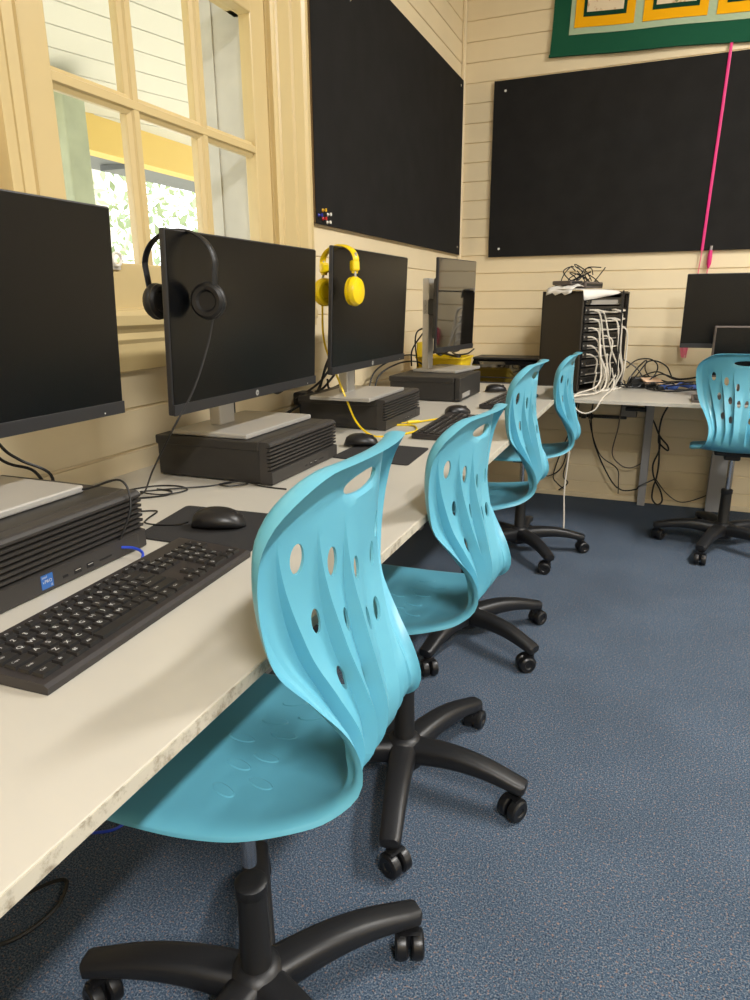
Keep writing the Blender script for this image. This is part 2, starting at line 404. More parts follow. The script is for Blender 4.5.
for i in range(12): mb.box((VX-.34, -2+i*.9, zg-.035), (VX-.07, -1.94+i*.9, zbot+.03))
mb.build('rafter_ends', M['gutter'], ver)
def post(y, w=.13):
    p = thing('veranda_post', 'pale green veranda post seen through the left column of panes', 'post', (VX+.2, y, -1.15))
    MB().box((-w/2, -w/2, 0), (w/2, w/2, ztop+1.15+.06), .01).build('shaft', M['outgreen'], p)
    MB().box((-w/2-.02, -w/2-.02, ztop+1.15-.0), (w/2+.02, w/2+.02, ztop+1.15+.05), .01).build('capital', M['outgreen'], p)
post(2.62)
# outer architrave and shutter board beyond the glass on the far jamb
mb = MB(); mb.box((XW-.16, WY1-.045, 1.1), (XW-.046, WY1+.02, WZ1)); mb.box((XW-.21, WY1-.05, 1.1), (XW-.16, WY1+.1, WZ1)); struct('trim_7', mb, M['outgrey'])
mb = MB(); mb.box((XW-.16, WY0-.03, 1.1), (XW-.09, WY0+.02, WZ1)); mb.box((XW-.2, WY0-.05, 1.03), (XW-.09, WY1+.05, 1.1)); struct('trim_8', mb, M['outgrey'])
mb = MB()
for s0, s1, z0, z1 in ((-3.2, WY0-.03, -.1, 3.4), (WY1+.02, 4.4, -.1, 3.4), (WY0-.03, WY1+.02, -.1, 1.05), (WY0-.03, WY1+.02, WZ1, 3.4)): mb.box((XW-.12, s0, z0), (XW-.032, s1, z1))
struct('wall_outside', mb, M['outwhite'])
def tree(x, y, h, r, label, seed):
    rnd = random.Random(seed)
    t = thing('garden_tree', label, 'tree', (x, y, -1.15), 0, 'trees beyond the veranda')
    b = MB(); tips = []
    tr = [(0, 0, 0), (.1*rnd.uniform(-1, 1), .1, h*.3), (.3*rnd.uniform(-1, 1), .2, h*.6), (.3*rnd.uniform(-1, 1), .1, h*.92)]
    b.tube(smooth_path(tr, 5), .2, 10, rr=[.22-.16*i/15 for i in range(16)])
    for i in range(16):
        a = rnd.uniform(0, 2*PI); z0 = h*rnd.uniform(.22, .8); L = r*rnd.uniform(.6, 1)
        e = (L*math.cos(a), L*math.sin(a), z0+L*rnd.uniform(.1, .6))
        b.tube(smooth_path([(0, .1, z0), (e[0]*.5, e[1]*.5+.1, z0+.1), e], 4), .04, 6, rr=[.07-.055*q/8 for q in range(9)]); tips.append(e)
    b.build('trunk', M['trunk'], t)
    c = MB()
    for e in tips:
        for q in range(125):
            p = Vector(e)+Vector([rnd.gauss(0, .42*r*.5) for _ in range(3)])
            u = Vector([rnd.gauss(0, 1) for _ in range(3)]).normalized(); w = u.orthogonal().normalized(); s_ = rnd.uniform(.05, .12)
            c.add([p-u*s_, p+w*s_*.4, p+u*s_, p-w*s_*.4], [[0, 1, 2, 3]])
    c.build('foliage', M['leaf'], t, fix=False)
tree(-8.0, 8.5, 6.5, 2.0, 'pale trunked leafy tree seen between the first two window bars', 3)
tree(-13.5, 19.5, 8.0, 2.6, 'green bushy tree seen through the middle lower pane', 5)
tree(-18.0, 15.5, 9.5, 2.8, 'tall light green tree far behind the pale trunk', 8)
tree(-7.0, 22.5, 6.0, 2.0, 'light green tree glimpsed through the last lower pane', 11)

# ------------------------------------------------------------------ desks
DZ, DZ2, DX = .765, .70, -.394
def desk(name, label, x0, y0, x1, y1, z, front, legs):
    t = thing(name, label, 'desk', ((x0+x1)/2, (y0+y1)/2, 0))
    c = t.location
    MB().box((x0-c.x, y0-c.y, z-.017), (x1-c.x, y1-c.y, z), .0015).build('tabletop', M['desk'], t)
    if front == 'x': MB().box((x1-c.x-.001, y0-c.y, z-.0165), (x1-c.x+.0015, y1-c.y, z-.001)).build('edge_strip', M['edge'], t)
    else: MB().box((x0-c.x, y0-c.y-.0015, z-.0165), (x1-c.x, y0-c.y+.001, z-.001)).build('edge_strip', M['desk'], t)
    for (a, b, s, d_) in legs:
        MB().box((a-c.x-s, b-c.y-d_, 0), (a-c.x+s, b-c.y+d_, z-.017), .004).build('leg', M['deskleg'], t)
    b = MB()
    if front == 'x': b.box((x0-c.x+.02, y0-c.y+.05, z-.06), (x0-c.x+.06, y1-c.y-.05, z-.017))
    else: b.box((x0-c.x+.5, y1-c.y-.06, z-.06), (x1-c.x-.05, y1-c.y-.02, z-.017))
    b.build('rail', M['deskleg'], t)
    return t
desk('computer_desk', 'long white desk with chipped front edge along the window wall', XW+.001, -1.2, DX, 3.46, DZ, 'x', [(-1.10, -.9, .02, .03), (-1.10, .22, .02, .03), (-1.10, 1.72, .02, .03), (-1.10, 3.3, .02, .03)])
desk('corner_desk', 'white desk along the back wall carrying the rack cabinet', XW+.001, 3.50, 2.2, YW-.001, DZ2, 'y', [(-.015, 4.205, .022, .03), (1.2, 4.205, .022, .03), (2.1, 4.205, .022, .03), (.39, 4.205, .06, .02), (-1.1, 4.18, .02, .02)])
def desk_cutouts(): pass

# ------------------------------------------------------------------ desktop computers
def louvre_front(W, D, H, slats=7):
    b = MB(); x = D/2
    z0, z1 = .034, H-.006
    prof = [(x-.0235, .002), (x+.006, .002), (x+.008, .004), (x+.008, .032)]
    st = (z1-z0)/slats
    for i in range(slats):
        z = z0+i*st
        prof += [(x-.004, z), (x-.004, z+st*.26), (x+.005, z+st*.44), (x+.006, z+st*.98)]
    prof += [(x+.002, H-.002), (x-.002, H), (x-.0235, H)]
    b.prism(prof, -W/2-.002, W/2+.002, 'y')
    return b
def make_pc(label, loc, rz=0, plain=False, badge=False):
    t = thing('desktop_computer', label, 'computer', loc, rz, 'desktop computers lying under the monitors')
    W, D, H = .338, .308, .1
    b = MB(); b.box((-D/2, -W/2, .004), (D/2-.024, W/2, H-.004), .002)
    b.box((-D/2-.004, -W/2-.003, H-.022), (D/2-.024, W/2+.003, H), .004, seg=3)
    b.build('case', M['pcside'], t)
    for sx in (-1, 1):
        for sy in (-1, 1): MB().lathe([(.012, 0), (.012, .006)], 12, xf=T(sx*.11, sy*.13, 0)).build('foot', M['rubber'], t)
    if plain:
        MB().box((D/2-.022, -W/2-.002, .003), (D/2+.004, W/2+.002, H), .005, seg=3).build('front_panel', M['pcside'], t)
        tag(MB().box((D/2+.004, -W/2+.03, .014), (D/2+.0046, -W/2+.15, .034)).build('sticker', M['label'], t), 'grey paper sticker')
        return t
    louvre_front(W, D, H).build('front_panel', M['pc'], t)
    for y, w, h, z in ((-.006, .010, .004, .0135), (.018, .014, .008, .0135), (.043, .014, .008, .0135), (.076, .026, .003, .0135)):
        po = MB().box((D/2+.006, y-w/2, z-h/2), (D/2+.0084, y+w/2, z+h/2), .0003).build('port', M['slot'], t)
        if h == .008: MB().box((D/2+.0078, y-.005, .0148), (D/2+.0092, y+.005, .0158)).build('port_tongue', M['silverlight'], po)
    MB().prism([(D/2+.0078, .155), (D/2+.0078, .118), (D/2+.0088, .124), (D/2+.0088, .150)], .006, .028, 'z').build('power_plate', M['pc'], t)
    if badge:
        bd = MB().box((D/2+.0082, -.050, .008), (D/2+.0088, -.029, .029)).build('processor_badge', M['badge'], t)
        b = MB()
        for s_, yo, zo, k in (('intel', -.0440, .0256, .0052), ('v', -.0465, .0185, .0068), ('PRO', -.0380, .0185, .0068), ('i5', -.0325, .0115, .0050)):
            vs, fs = text_mesh(s_)
            b.add([(D/2+.0092, yo+v.x*k, zo+v.y*k) for v in vs], fs)
        tag(b.build('badge_lettering', M['legend'], bd, fix=False), 'white lettering')
    return t
PX = -.79-.154-.008
make_pc('nearest charcoal desktop computer with a blue badge, its louvred front beside the keyboard', (PX+.006, .705, DZ), badge=True)
make_pc('louvred charcoal desktop computer under the monitor with the black headphones', (PX+.006, 1.472, DZ), 0)
make_pc('louvred charcoal desktop computer under the monitor with the yellow headphones', (PX-.004, 2.208, DZ), 0)
make_pc('plain fronted desktop computer with grey sticker under the small swivelled monitor', (PX+.05, 2.925, DZ), 0, plain=True)

# ------------------------------------------------------------------ monitors
def make_monitor(label, x, y, zc, w=.615, h=.362, base_z=None, tilt=-.045, rz=0, base=(.32, .21), basex=0, basey=0, scr='screen', colx=-.10, coly=0, colw=.065, thin=True, group='wide black monitors on the window desk', coltop=None, colm='silver'):
    t = thing('computer_monitor', label, 'monitor', (x, y, base_z), rz, group)
    X = T(0, 0, zc-base_z, ry=-tilt)
    chin = .022
    b = MB(); b.box((-.014, -w/2, -h/2), (-.001, w/2, h/2), .003, xf=X); b.box((-.052, -w*.36, -h*.36), (-.010, w*.36, h*.30), .012, xf=X)
    b.build('housing', M['bezel'], t)
    MB().box((-.002, -w/2+.003, -h/2+chin), (.0006, w/2-.003, h/2-.003), xf=X).build('screen', M[scr], t)
    ch = MB().box((-.002, -w/2, -h/2), (.003, w/2, -h/2+chin), .001, xf=X).build('chin_bezel', M['bezel'], t)
    if thin:
        b = MB(); b.lathe([(.0065, 0), (.0065, .0006)], 20, xf=X @ T(.003, 0, -h/2+.011, ry=PI/2)); lg = b.build('logo', M['label'], ch)
        b = MB(); vs, fs = text_mesh('hp'); b.add([X @ Vector((.0040, v.x*.0085, -h/2+.0115+v.y*.0085)) for v in vs], fs); b.build('logo_letters', M['slot'], lg, fix=False)
        MB().lathe([(.0014, 0), (.0014, .0006)], 10, xf=X @ T(.003, w/2-.05, -h/2+.006, ry=PI/2)).build('power_light', M['pin_w'], ch)
    ct = coltop if coltop else zc-base_z+.04
    b = MB(); b.box((colx-.02, coly-colw/2, .01), (colx+.012, coly+colw/2, ct), .004); b.build('stand_column', M[colm], t)
    if thin: MB().box((colx-.02, coly+colw/2, .03), (colx+.008, coly+colw/2+.012, ct), .003).build('cable_cover', M['black'], t)
    b = MB(); b.box((colx-.02, coly-.025, zc-base_z-.04), (-.045, coly+.03, zc-base_z+.03), .006); b.build('mount', M['bezel'], t)
    b = MB(); b.box((basex-base[1]/2, basey-base[0]/2, .0), (basex+base[1]/2, basey+base[0]/2, .012), .003); b.build('stand_base', M['silverlight'], t)
    return t
PZ = DZ+.1+.001
make_monitor('nearest wide black monitor, cut by the left edge of the photo', -.884, .668, 1.1495, h=.347, base_z=PZ, tilt=-.05, basex=-.085, basey=.004)
make_monitor('wide black monitor with black headphones hung on its corner', -.873, 1.407, 1.126, h=.351, base_z=PZ, basex=-.085, basey=.065, coly=.03, colx=-.125)
make_monitor('wide black monitor with yellow headphones hung on its corner', -.868, 2.118, 1.141, h=.355, base_z=PZ, basex=-.06, basey=.01, colx=-.10, coly=.01)
make_monitor('smaller glossy monitor swivelled on its stand, reflecting the wall boards', -.832, 2.985, 1.150, w=.385, h=.380, base_z=PZ, tilt=-.02, rz=-.152, base=(.28, .21), basex=-.075, basey=.075, scr='gloss', colx=-.135, coly=.0, colw=.05, thin=False, group=None, coltop=.40)

# ------------------------------------------------------------------ keyboards
ROWS = [
    [('Esc', 1), (None, .45), ('F1', 1), ('F2', 1), ('F3', 1), ('F4', 1), (None, .3), ('F5', 1), ('F6', 1), ('F7', 1), ('F8', 1), (None, .3), ('F9', 1), ('F10', 1), ('F11', 1), ('F12', 1), (None, .3), ('Prt', 1), ('Scr', 1), ('Brk', 1)],
    [('~', 1), ('1', 1), ('2', 1), ('3', 1), ('4', 1), ('5', 1), ('6', 1), ('7', 1), ('8', 1), ('9', 1), ('0', 1), ('-', 1), ('=', 1), ('Back', 2.05), (None, .3), ('Ins', 1), ('Hm', 1), ('PU', 1), (None, .3), ('Num', 1), ('/', 1), ('*', 1), ('-', 1)],
    [('Tab', 1.5), ('Q', 1), ('W', 1), ('E', 1), ('R', 1), ('T', 1), ('Y', 1), ('U', 1), ('I', 1), ('O', 1), ('P', 1), ('[', 1), (']', 1), ('\\', 1.55), (None, .3), ('Del', 1), ('End', 1), ('PD', 1), (None, .3), ('7', 1), ('8', 1), ('9', 1), ('+', 1)],
    [('Caps', 1.75), ('A', 1), ('S', 1), ('D', 1), ('F', 1), ('G', 1), ('H', 1), ('J', 1), ('K', 1), ('L', 1), (';', 1), ("'", 1), ('Enter', 2.3), (None, 3.6), ('4', 1), ('5', 1), ('6', 1)],
    [('Shift', 2.25), ('Z', 1), ('X', 1), ('C', 1), ('V', 1), ('B', 1), ('N', 1), ('M', 1), (',', 1), ('.', 1), ('/', 1), ('Shift', 2.8), (None, 1.3), ('^', 1), (None, 1.3), ('1', 1), ('2', 1), ('3', 1)],
    [('Ctrl', 1.5), ('fn', 1.2), ('#', 1.2), ('Alt', 1.2), ('', 5.75), ('Alt', 1.2), ('=', 1.2), ('Ctrl', 1.8), (None, .3), ('<', 1), ('v', 1), ('>', 1), (None, .3), ('0', 2), ('.', 1), ('E', 1)],
]
def make_keyboard(label, loc, rz, L=.436, Wd=.138, detail=True):
    # local x: along the length (sitter's left to right), local y: away from the sitter
    t = thing('keyboard', label, 'keyboard', loc, rz, 'black keyboards on the window desk')
    b = MB()
    pr = [(-Wd/2, .0), (-Wd/2-.001, .008), (-Wd/2+.004, .0115), (Wd/2-.003, .019), (Wd/2, .017), (Wd/2, .002)]
    b.prism(pr, -L/2, L/2, 'x'); b.build('case', M['kbcase'], t)
    u = (L-.018)/22.75; ky = (Wd-.022)/6.0
    kb = MB(); lg = MB()
    slope = .0075/(Wd-.007)
    for r, row in enumerate(ROWS):
        x = -L/2+.009; y = Wd/2-.011-(r+.5)*ky
        hh = .80 if r else .62
        for s_, w in row:
            if s_ is None: x += w*u; continue
            zt = .0118+(y+Wd/2)*slope+.0032
            g = .0012
            x0, x1 = x+g, x+w*u-g; y0, y1 = y-ky*hh/2+.0004, y+ky*hh/2+.0016*(r > 0)
            b0 = .0012
            vs = [(x0, y0, zt-.004), (x1, y0, zt-.004), (x1, y1, zt-.004), (x0, y1, zt-.004), (x0+b0, y0+b0, zt), (x1-b0, y0+b0, zt), (x1-b0, y1-b0, zt+.0008), (x0+b0, y1-b0, zt+.0008)]
            kb.add(vs, [[3, 2, 1, 0], [4, 5, 6, 7], [0, 1, 5, 4], [1, 2, 6, 5], [2, 3, 7, 6], [3, 0, 4, 7]])
            if detail and s_:
                n = len(s_); k = .0098 if n == 1 else (.0056 if n < 4 else .0050)
                if r == 0: k *= .8
                vt, ft = text_mesh(s_)
                cx = x0+(.0075 if n < 3 else .0045+n*.0013); cy = (y0+y1)/2
                if w < 1.1: cx = (x0+x1)/2-.001
                lg.add([(cx+v.x*k, cy+.001+v.y*k, zt+.0010) for v in vt], ft)
            x += w*u
    kb.build('keys', M['key'], t)
    if detail: lg.build('key_legends', M['legend'], t, fix=False)
    return t
KA = math.atan2(.883-.454, -.587+.565)    # long axis direction (sitter's right = far)
def kb_at(label, near, far, off, detail):
    n, f = Vector(near), Vector(far); a = (f-n).normalized(); p = Vector((-a.y, a.x))
    c = n+a*.218+p*.069
    return make_keyboard(label, (c.x, c.y, DZ+.0005), math.atan2(a.y, a.x), detail=detail)
kb_at('nearest black keyboard with white key letters before the badged computer', (-.567, .461), (-.589, .888), 0, True)
kb_at('black keyboard left of the second chair, beside the yellow plug', (-.535, 1.945), (-.548, 2.38), 0, True)
kb_at('farthest black keyboard in the row, before the plain fronted computer', (-.490, 2.60), (-.470, 3.03), 0, True)

# ------------------------------------------------------------------ mice and pads
def make_mouse(label, loc, rz):
    t = thing('computer_mouse', label, 'mouse', loc, rz, 'black mice on the window desk')
    rings = []
    for i in range(13):
        s = i/12; x = -.052+s*.104
        w = .031*(max(0, 1-(abs(2*s-1))**2.6))**.45*(1-.08*math.cos(PI*s*2)*.5)+.0008
        h = .034*(max(0, 1-abs(2*(s**.85)-1)**2.4))**.55+.001
        r_ = []
        for j in range(16):
            a = 2*PI*j/16; cz = math.sin(a); r_.append((x, w*math.copysign(abs(math.cos(a))**.8, math.cos(a)), .002+h*.3+(h*.7*cz if cz > 0 else h*.3*cz)))
        rings.append(r_)
    b = MB(); b.loft(rings); b.build('body', M['mouse'], t, angle=1.2)
    b = MB(); b.lathe([(.006, -.003), (.0075, -.0015), (.0075, .0015), (.006, .003)], 14, xf=T(.030, 0, .0255, rx=PI/2)); b.build('scroll_wheel', M['rubber'], t)
    return t
def make_pad(label, pts, z=DZ):
    b = MB(); c = Vector((sum(p[0] for p in pts)/4, sum(p[1] for p in pts)/4))
    poly = []
    for i in range(4):
        p = Vector(pts[i]); a = (Vector(pts[i-1])-p).normalized()*.012; d_ = (Vector(pts[(i+1) % 4])-p).normalized()*.012
        for k in range(5):
            t = k/4; poly.append(p+a*(1-t)**2+d_*t**2)
    b.prism([tuple(p) for p in poly], z+.0002, z+.003, 'z')
    return tag(b.build('mouse_pad', M['pad']), label, 'mouse pad', 'black mouse pads on the window desk')
make_pad('black mouse pad under the nearest mouse', [(-.60, .905), (-.835, .905), (-.868, 1.10), (-.632, 1.112)])
make_pad('black mouse pad mostly hidden behind the nearest chair', [(-.565, 1.60), (-.79, 1.62), (-.79, 1.83), (-.578, 1.82)])
make_mouse('black mouse on the nearest pad, beside the keyboard with white letters', (-.725, 1.004, DZ+.003), .35)
make_mouse('black mouse behind the top of the nearest chair', (-.775, 1.79, DZ+.001), .3)
make_mouse('black mouse beside the yellow plug and second keyboard', (-.665, 2.43, DZ+.001), .75)
make_mouse('farthest black mouse, beside the plain fronted computer', (-.680, 3.14, DZ+.001), .4)

# ------------------------------------------------------------------ chairs
def catmull(keys, t):
    n = len(keys)-1; t = np.clip(t, 0, n-1e-9); i = np.floor(t).astype(int); u = (t-i)[:, None]
    K = np.array(keys, float); K = np.vstack([2*K[0]-K[1], K, 2*K[-1]-K[-2]])
    p0, p1, p2, p3 = K[i], K[i+1], K[i+2], K[i+3]
    return .5*(2*p1+(p2-p0)*u+(2*p0-5*p1+4*p2-p3)*u*u+(3*p1-p0-3*p2+p3)*u**3)
# centre line (x back, z up) | edge line (x, z) | half width | flange depth
CK = [(-.215, .441, -.215, .433, .205, .010), (-.195, .456, -.195, .445, .212, .011), (-.14, .466, -.14, .455, .216, .011), (-.06, .466, -.06, .458, .218, .011),
      (.03, .460, .03, .464, .216, .011), (.11, .460, .11, .474, .206, .011), (.18, .472, .18, .490, .185, .011), (.228, .497, .225, .508, .163, .014),
      (.262, .54, .257, .542, .143, .015), (.272, .59, .247, .592, .135, .018), (.262, .65, .207, .650, .148, .023), (.246, .72, .166, .714, .172, .028),
      (.231, .79, .153, .785, .194, .031), (.227, .86, .155, .862, .209, .032), (.229, .93, .170, .932, .215, .030), (.236, .985, .188, .982, .215, .028)]
CKA = np.array(CK)
_tt = np.linspace(0, len(CK)-1, 1200); _cc = catmull(CK, _tt)
_len = np.concatenate([[0], np.cumsum(np.hypot(np.diff(_cc[:, 0]), np.diff(_cc[:, 1])))]); QL = _len[-1]
def prm(q): return catmull(CK, np.interp(q, _len, _tt))
def q_of_key(i): return float(np.interp(i, _tt, _len))
def q_at_z(z):   # on the back only
    qs = np.linspace(q_of_key(8), QL, 400); zz = prm(qs)[:, 1]; return float(np.interp(z, zz, qs))
def smooth01(x): x = np.clip(x, 0, 1); return x*x*(3-2*x)
QW, QZ0, QR = q_of_key(8), q_at_z(.80), q_at_z(.912)
def rt(q, t): return t+.08*smooth01((q-q_at_z(.74))/(q_at_z(.92)-q_at_z(.74)))
RT = (.75, .46, .20)                # ridge lines, fraction of the half width
def groove_depth(q):
    return .022*smooth01((QR-q)/(QR-q_at_z(.70)))*smooth01((q-q_of_key(7.2))/(q_of_key(8.6)-q_of_key(7.2)))
def foot_w(q): return .0012+.0085*smooth01((QR-q)/(QR-q_at_z(.72)))
def groove(q, r):
    w = prm(q)[:, 4]; h = groove_depth(q); a = np.abs(r); fw = foot_w(q)
    ridges = [w*rt(q, t) for t in RT]; d_ = np.zeros_like(q)
    outer = np.maximum(w-.016, w*rt(q, RT[0])+fw+.002)
    # border to first foot
    feet = [rd+fw for rd in ridges]
    inner_end = [feet[1], feet[2], np.zeros_like(w)]
    m = (a >= feet[0]); d_ = np.where(m, -h*np.clip((outer-a)/np.maximum(outer-feet[0], 1e-5), 0, 1), d_)
    for k in range(3):
        m = (a < feet[k]) & (a >= ridges[k]); d_ = np.where(m, -h*(a-ridges[k])/np.maximum(fw, 1e-5), d_)
        m = (a < ridges[k]) & (a >= inner_end[k]); L = np.maximum(ridges[k]-inner_end[k], 1e-5)
        d_ = np.where(m, -h*np.clip((ridges[k]-a)/L, 0, 1)*(1 if k < 2 else .5), d_)
    return d_
def base_pt(q, r):
    k = prm(q); t = np.clip(np.abs(r)/k[:, 4], 0, 1.15)**2.0
    return np.stack([k[:, 0]+(k[:, 2]-k[:, 0])*t, r, k[:, 1]+(k[:, 3]-k[:, 1])*t], 1)
def chair_shell():
    e = 1e-3
    def corner(q):
        w = prm(np.array([q]))[0, 4]
        for dist, Rc in ((q, .07), (QL-q, .095)):
            if dist < Rc: w = w-Rc+math.sqrt(max(0, Rc*Rc-(Rc-dist)**2))
        return w
    qs = list(np.concatenate([.07*(1-np.cos(np.linspace(0, PI/2, 9))), np.linspace(.07, QL-.095, 58)[1:-1], QL-.095*(1-np.cos(np.linspace(PI/2, 0, 11)))]))
    right = [(q, corner(q)) for q in qs]
    n0 = 22
    top = [(QL, r) for r in np.linspace(right[-1][1], -right[-1][1], n0)][1:-1]
    left = [(q, -r) for q, r in right[::-1]]
    bot = [(0., r) for r in np.linspace(-right[0][1], right[0][1], n0)][1:-1]
    out = np.array(right+top+left+bot); n = len(out)
    tan = np.roll(out, -1, 0)-np.roll(out, 1, 0); tan /= np.linalg.norm(tan, axis=1)[:, None]
    nin = np.stack([-tan[:, 1], tan[:, 0]], 1)
    if ((out+nin*.01 - out.mean(0))**2).sum() > ((out-out.mean(0))**2).sum(): nin = -nin
    V = []; E = []
    def addloop(P, closed=True):
        o = len(V); V.extend([tuple(p) for p in P])
        E.extend([(o+i, o+i+1) for i in range(len(P)-1)])
        if closed: E.append((o+len(P)-1, o))
        return o
    addloop(out)
    DF = (.0008, .0025, .0055, .0095, .014, .019, .026)
    def pdist(P, poly):
        a = poly; b = np.roll(poly, -1, 0); ab = b-a
        best = np.full(len(P), 9.)
        for i in range(len(a)):
            t = np.clip(((P-a[i])@ab[i])/(ab[i]@ab[i]+1e-12), 0, 1); best = np.minimum(best, np.hypot(*(P-(a[i]+t[:, None]*ab[i])).T))
        return best
    def inside(P, poly):
        c = np.zeros(len(P), bool); x, y = P[:, 0], P[:, 1]
        for i in range(len(poly)):
            x1, y1 = poly[i]; x2, y2 = poly[i-1]
            m = ((y1 > y) != (y2 > y)); c ^= m & (x < (x2-x1)*(y-y1)/(y2-y1+1e-15)+x1)
        return c
    for d_ in DF:
        P = out+nin*d_; P = P[pdist(P, out) > d_*.9]; V.extend([tuple(p) for p in P])
    holes = []
    def ell(q, r, a, b, tilt=0, n=22):
        t = np.linspace(0, 2*PI, n, endpoint=False); u = a*np.cos(t); v = b*np.sin(t)
        return np.stack([q+u*math.cos(tilt)-v*math.sin(tilt), r+u*math.sin(tilt)+v*math.cos(tilt)], 1)
    holes.append(ell(q_at_z(.932), 0, .0130, .063, n=32))
    for row in (((.862, .695), (.840, .415), (.812, .155)), ((.764, .605), (.746, .33), (.730, .10)), ((.670, .575), (.652, .32))):
        for z, t in row:
            q = q_at_z(z); w = prm(np.array([q]))[0, 4]
            big = z > .82
            for s_ in (-1, 1): holes.append(ell(q, s_*t*w, .0215 if big else .019, .0105 if big else .0085, s_*.10))
    for h in holes: addloop(h)
    for s_ in (-1, 1):
        for t in RT:
            q = np.linspace(q_of_key(7.2), QR, 40); w = prm(q)[:, 4]
            addloop(np.stack([q, s_*w*rt(q, t)], 1), False)
            q2 = np.linspace(q_of_key(7.2), QR-.004, 40); w2 = prm(q2)[:, 4]
            addloop(np.stack([q2, s_*(w2*rt(q2, t)+foot_w(q2))], 1), False)
    ovals = []
    for r, q in [(a*.062, .215+.010*abs(a)+(.03 if a else .01)) for a in (-2, -1, 0, 1, 2)]+[(a*.062, .285+.012*abs(a)*abs(a)) for a in (-1.5, -.5, .5, 1.5)]:
        ovals.append((q, r, math.atan2(r, .25)*.9))
    for q, r, tl in ovals:
        addloop(ell(q, r, .0245, .0105, tl, 20)); addloop(ell(q, r, .0222, .0086, tl, 20))
    Vc = np.array(V); grid = []
    h = .0105; i = 0; q = .006
    while q < QL-.006:
        off = (i % 2)*h/2
        for r in np.arange(-.23+off, .23, h): grid.append((q, r))
        q += h*.87; i += 1
    grid = np.array(grid); grid = grid[inside(grid, out)]; grid = grid[pdist(grid, out) > .027]
    keep = np.ones(len(grid), bool)
    for c0 in range(0, len(Vc), 200):
        dd = np.min(np.hypot(grid[:, None, 0]-Vc[None, c0:c0+200, 0], grid[:, None, 1]-Vc[None, c0:c0+200, 1]), 1); keep &= dd > .0048
    V.extend([tuple(p) for p in grid[keep]])
    rv, re, rf, *_ = delaunay_2d_cdt([Vector(p) for p in V], E, [], 0, 1e-5)
    rv = np.array([tuple(v) for v in rv]); rf = np.array(rf)
    cen = rv[rf].mean(1); ok = inside(cen, out)
    for hh in holes: ok &= ~inside(cen, hh)
    rf = rf[ok]
    q, r = rv[:, 0], rv[:, 1]
    P = base_pt(q, r)
    dq = base_pt(np.clip(q+e, 0, QL), r)-base_pt(np.clip(q-e, 0, QL), r); dr = base_pt(q, r+e)-base_pt(q, r-e)
    N = np.cross(dr, dq); N /= np.linalg.norm(N, axis=1)[:, None]   # rear / under side
    # make N point to the rear on the back and down on the seat
    s_ = np.sign(N[:, 0]+(-N[:, 2])); N *= s_[:, None]
    dist = pdist(rv, out); dist = np.where(inside(rv, out), dist, 0)
    F = prm(q)[:, 5]
    mixq = smooth01((q-q_of_key(7))/(q_of_key(9.5)-q_of_key(7))); DD = mixq*F*.46+(1-mixq)*.030; x = np.clip(1-dist/np.maximum(DD, .006), 0, 1); flange = F*(1-np.sqrt(np.maximum(0, 1-x*x)))
    oval = np.zeros(len(q))
    for oq, orr, tl in ovals:
        inn = inside(rv, ell(oq, orr, .0229, .0093, tl, 20)); oval = np.where(inn, -.0013, oval)
    # a soft lip round the handle hole and through holes
    lip = np.zeros(len(q))
    hq = q_at_z(.934); rr_ = np.hypot((q-hq)/.0205, r/.077); lip = np.where(rr_ < 1.0, .0045*smooth01((1.0-rr_)/.28), lip)
    disp = flange+groove(q, r)+oval-lip
    TH = .0045
    A = P+N*disp[:, None]; B = A+N*TH
    used = np.unique(rf); idx = -np.ones(len(rv), int); idx[used] = np.arange(len(used)); rf = idx[rf]; A = A[used]; B = B[used]; m = len(used)
    cnt = {}
    for f in rf:
        for a, b in ((f[0], f[1]), (f[1], f[2]), (f[2], f[0])):
            cnt.setdefault((min(a, b), max(a, b)), []).append((a, b))
    faces = [list(map(int, f)) for f in rf]+[[int(f[2])+m, int(f[1])+m, int(f[0])+m] for f in rf]
    for k, v in cnt.items():
        if len(v) == 1: a, b = v[0]; faces.append([int(b), int(a), int(a)+m, int(b)+m])
    mb = MB(); mb.add([tuple(p) for p in A]+[tuple(p) for p in B], faces, 0, True)
    KS = .86
    mb.v = [Vector((v.x*KS, v.y*KS, v.z*KS)) for v in mb.v]
    return mb
def leg_ring(rad, w, zt, h, n=12):
    out = []
    for j in range(n):
        a = 2*PI*(j+.5)/n; c, s_ = math.cos(a), math.sin(a)
        out.append((rad, w/2*math.copysign(abs(c)**.55, c), zt-h/2+h/2*math.copysign(abs(s_)**.55, s_)))
    return out
